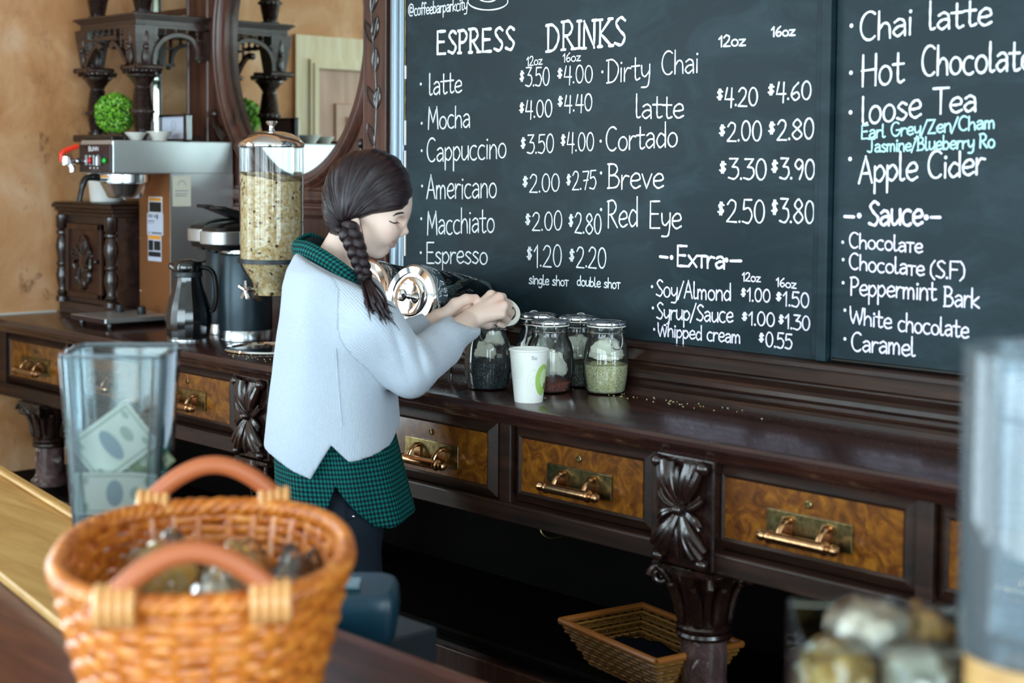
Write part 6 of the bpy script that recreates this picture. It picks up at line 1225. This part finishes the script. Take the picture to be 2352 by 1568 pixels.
# braid: three strands woven along a falling curve
allf = lambda P: np.minimum(np.minimum(body(P), hair_f(P)), sweater_f(P))
BC = cat_curve([PL(793, 516, -.082), PL(808, 545, -.096), PL(821, 580, -.112), PL(831, 612, -.124), PL(839, 641, -.132)], 16); n_ = len(BC)
for k in range(3):
    P = []; R = []
    for i, c in enumerate(BC):
        t = i / (n_ - 1); ph = t * 2 * PI * 2.1 + k * 2 * PI / 3; wv = .0145 * (1 - .38 * t); d = BC[min(i + 1, n_ - 1)] - BC[max(i - 1, 0)]; d /= np.linalg.norm(d); sd = np.cross(d, [0, 1, 0]); sd /= np.linalg.norm(sd); P.append(c + sd * wv * math.sin(ph) + np.array([0, -.010 * math.sin(2 * ph), 0])); R.append(.0128 * (1 - .42 * t) * (.75 + .25 * math.sin(min(1, t * 4) * PI / 2)))
    b = len(m.v); strand(P, R, 5 * k, 14)
    for i in range(b, len(m.v)): stv[i] = 5 * k + .16 * ((i - b) % 14); alv[i] = ((i - b) // 14) / n_ * .3
TAIL = [BC[-1], surf(862, 694, allf, .012), surf(888, 742, allf, .010)]
for k in range(46):
    o = rng.normal(size=3) * np.array([.006, .005, .004]); e = rng.normal(size=3) * np.array([.014, .010, .010]); L_ = .75 + .3 * rng.random(); a_, b_, c_ = TAIL
    strand(cat_curve([a_ + o * .5, b_ + o + e * .35, a_ + (c_ - a_) * L_ + e], 5), [.0030] * 7 + [.0022, .0017, .001, .0004], rng.random() * 6, 6)
br_ob = obj('braid', m, 'hair', person, local=True, smooth=True)
for nm, vals in (('strand', stv), ('along', alv)): at = br_ob.data.attributes.new(nm, 'FLOAT', 'POINT'); at.data.foreach_set('value', np.array(vals, np.float32))
obj('hair_tie', MB().tube([BC[-1] + np.array([.0105 * math.cos(t), .0105 * math.sin(t), .003 * math.sin(t)]) for t in np.linspace(0, 2 * PI, 20, endpoint=False)], .0048, 8, True), NT('green_tie').base('1c3a34', .7), person, local=True)
V, F = nets(sweater_f, np.array([-.24, -.30, .86]), np.array([.36, .30, 1.46]), .0042, .05)
cx, a, b = sect(V[:, 2]); dt = np.abs(((np.abs((V[:, 0] - cx) / a) ** 2.3 + np.abs(V[:, 1] / b) ** 2.3) ** (1 / 2.3) - 1) * np.minimum(a, b)); d1 = np.abs(arm(V)); d2 = np.abs(arm2(V)); th = np.arctan2(V[:, 1] / b, (V[:, 0] - cx) / a) * .19
def around(V, A, B, up):
    ax = (B - A) / np.linalg.norm(B - A); u = np.cross(ax, up); u /= np.linalg.norm(u); w = np.cross(ax, u); return np.arctan2((V - A) @ w, (V - A) @ u) * .045
ux = np.array([0, 0, 1.]); el = PL(944, 850, -.13); sh = PL(772, 655, -.115); wr = PL(1086, 726, NH + .005); up_arm = (V - el) @ ((wr - el) / np.linalg.norm(wr - el)) < .0
rib = th.copy(); k1 = (d1 < dt) & (d1 <= d2); rib[k1] = np.where(up_arm[k1], around(V, sh, el, np.array([0, 1., 0]))[k1] * 1.5, around(V, el, wr, np.array([0, 1., 0]))[k1]); k2 = (d2 < dt) & ~k1; rib[k2] = around(V, PL(880, 830, .10), PL(988, 748, FH), np.array([0, 1., 0]))[k2]
n = NT('sweater_knit'); at = n.attr('rib'); wv = n.math('SINE', n.math('MULTIPLY', at.outputs['Fac'], 2 * PI / .0042)); fz = n.noise(n.coord((1, 1, 1)), 320, 3, .7); f2 = n.noise(n.coord((1, 1, 1)), 9, 3, .5)
hsum = n.math('ADD', n.math('MULTIPLY', wv, .5), n.math('MULTIPLY', fz, .9)); n.base(n.mix(fz, 'a9b8ca', 'd4dde9'), .85, 0, .15); n.bump(hsum, .55, .0016); n.b.inputs['Sheen Weight'].default_value = .25; M['sweater_knit'] = n.m
sw = sdf_obj('sweater', V, F, 'sweater_knit', person, {'rib': rib})
sw.modifiers.new('smooth', 'SMOOTH').iterations = 2
# checked shirt: collar band, and the tails under the sweater
n = NT('green_check'); cu = n.attr('cu'); cv = n.attr('cv'); per = .0096
def bandf(a): f = n.math('FRACT', n.math('DIVIDE', a, per)); return n.math('GREATER_THAN', f, .5)
bu, bv = bandf(cu.outputs['Fac']), bandf(cv.outputs['Fac']); both = n.math('MULTIPLY', bu, bv); any_ = n.math('MAXIMUM', bu, bv)
n.base(n.mix(both, n.mix(any_, '0e6f64', '0a4145'), '06141a'), .8, 0, .15); M['green_check'] = n.m
def cloth(name, rows, parent, th=.003, mat='green_check', closed=False, planar=False):
    m = MB().grid([[tuple(p) for p in r] for r in rows], closed); o = obj(name, m, mat, parent, local=True, smooth=True); A_ = np.array(rows); cuv = np.concatenate([np.zeros((A_.shape[0], 1)), np.cumsum(np.linalg.norm(np.diff(A_, axis=1), axis=2), 1)], 1); cvv = np.concatenate([np.zeros((1, A_.shape[1])), np.cumsum(np.linalg.norm(np.diff(A_, axis=0), axis=2), 0)], 0)
    if planar: cuv = np.repeat(cuv[len(rows) // 2:len(rows) // 2 + 1], len(rows), 0); cvv = A_[:, :, 2] * -1 + 5
    for nm, q in (('cu', cuv), ('cv', cvv)): at = o.data.attributes.new(nm, 'FLOAT', 'POINT'); at.data.foreach_set('value', q.reshape(-1).astype(np.float32))
    s = o.modifiers.new('thickness', 'SOLIDIFY'); s.thickness = th; s.offset = 0; return o
CU_ = [(850, 632, 845, 650, .035), (826, 606, 822, 640, .065), (792, 578, 786, 612, .085), (752, 552, 744, 592, .082), (716, 536, 706, 580, .052), (690, 545, 682, 580, .012), (684, 551, 677, 585, -.012), (710, 556, 700, 594, -.055), (745, 574, 733, 610, -.088), (785, 601, 770, 634, -.105), (815, 624, 800, 653, -.108), (839, 643, 831, 655, -.095)]
up = cat_curve([PL(q[0], q[1], q[4]) for q in CU_], 6); dn = cat_curve([PL(q[2], q[3], q[4] * 1.15) for q in CU_], 6)
rows = [[a + (b - a) * t + np.array([-.006 * math.sin(PI * t), 0, .004 * math.sin(PI * t)]) for a, b in zip(up, dn)] for t in np.linspace(0, 1, 7)]
cloth('shirt_collar', rows, person, .005)
st = [[np.array([p[0] * .94 + .004, p[1] * .86, p[2] + dz]) for p in up] for dz in (-.05, -.025, -.006)]
obj('collar_stand', MB().grid([[tuple(p) for p in r] for r in st]), NT('dark_lining').base('10232a', .8), person, local=True).modifiers.new('thickness', 'SOLIDIFY').thickness = .003
NTH = 120; TH = np.linspace(0, 2 * PI, NTH + 1); SHX = np.array([PL(x, 1100)[0] for x in (630, 655, 700, 755, 785, 803, 818, 840, 870, 905, 950)]); SHZ = np.array([PL(790, y)[2] for y in (1105, 1120, 1150, 1166, 1126, 1076, 1108, 1142, 1174, 1182, 1172)])
cxb, ab, bb = PL(795, 1170)[0], .146, .17; cxt, at_, bt = sect(np.array([PL(790, 960)[2]])); rows = []; ztop = PL(790, 960)[2]; zb_ref = PL(790, 1180)[2]
for f in np.linspace(0, 1, 22):
    row = []
    for th_ in TH:
        xb = cxb + ab * math.cos(th_) * (1 + .03 * math.sin(th_ * 7)); zb = np.interp(xb, SHX, SHZ); z = ztop + (zb - ztop) * f; g = (ztop - z) / (ztop - zb_ref); g = max(0, g)
        cx_ = cxt[0] * (1 - g) + cxb * g; a_ = (at_[0] * .90) * (1 - g) + ab * g; b_ = (bt[0] * .90) * (1 - g) + bb * g; fo = 1 + .022 * g * math.sin(th_ * 9 + 1.3)
        row.append(np.array([cx_ + a_ * fo * math.copysign(abs(math.cos(th_)) ** .9, math.cos(th_)), b_ * fo * math.copysign(abs(math.sin(th_)) ** .9, math.sin(th_)), z]))
    rows.append(row)
cloth('shirt_tails', rows, person, .002, planar=True)
obj('side_seam', MB().tube(cat_curve([surf(x, y, sweater_f, .0004) for x, y in ((771, 800), (774, 850), (778, 900), (782, 945), (785, 978))], 5), .0019, 6), 'sweater_knit', sw, local=True)
# jeans and shoes
jn = Field().ell(PL(790, 1075), (.098, .138, .11), 0, .03)
for s in (-1, 1): jn.chain([SK(796, 1100, s * .070, .076), SK(800, 1200, s * .086, .070), SK(803, 1340, s * .086, .0645), SK(809, 1580, s * .086, .056), SK(800, 1720, s * .086, .056), SK(795, 2030, s * .086, .046)], .025)
jf = lambda P: np.maximum(jn(P), P[:, 2] - PL(785, 1000)[2]) + .0016 * np.sin(P[:, 2] * 60 + P[:, 0] * 25) * np.clip((.9 - P[:, 2]) * 4, 0, 1)
V, F = nets(jf, np.array([-.25, -.30, .02]), np.array([.25, .30, 1.05]), .006, .04)
n = NT('dark_denim'); fz = n.noise(n.coord((160, 160, 900)), 1.0, 3, .6); n.base(n.mix(fz, '0d1219', '232c3a'), .85, 0, .15); n.bump(fz, .2, .001); M['dark_denim'] = n.m
je = sdf_obj('jeans', V, F, 'dark_denim', person)
m = MB().tube(cat_curve([surf(x, y, jf, .0012) for x, y in ((776, 1200), (800, 1192), (830, 1184), (858, 1172))], 5), .0016, 6).tube(cat_curve([surf(x, y, jf, .0012) for x, y in ((792, 1120), (797, 1200), (800, 1270), (801, 1335))], 5), .0014, 6); obj('seam', m, 'dark_denim', je, local=True)
obj('rivet', MB().ell(surf(812, 1186, jf, .001), (.0036, .003, .0036), 10, 8), 'steel', je, local=True)
for s in (-1, 1):
    sf = Field().chain([SK(786, 2068, s * .09, .038), SK(830, 2074, s * .092, .036), (PL(786, 2068, s * .09) + np.array([.17, 0, -.012]), .030)], .02); ff = lambda P: np.maximum(sf(P), .002 - P[:, 2]); c = PL(800, 2070, s * .09); V, F = nets(ff, np.array([c[0] - .10, c[1] - .07, -.01]), np.array([c[0] + .26, c[1] + .07, .12]), .006, .04); sdf_obj('shoe', V, F, 'black_plastic', person)
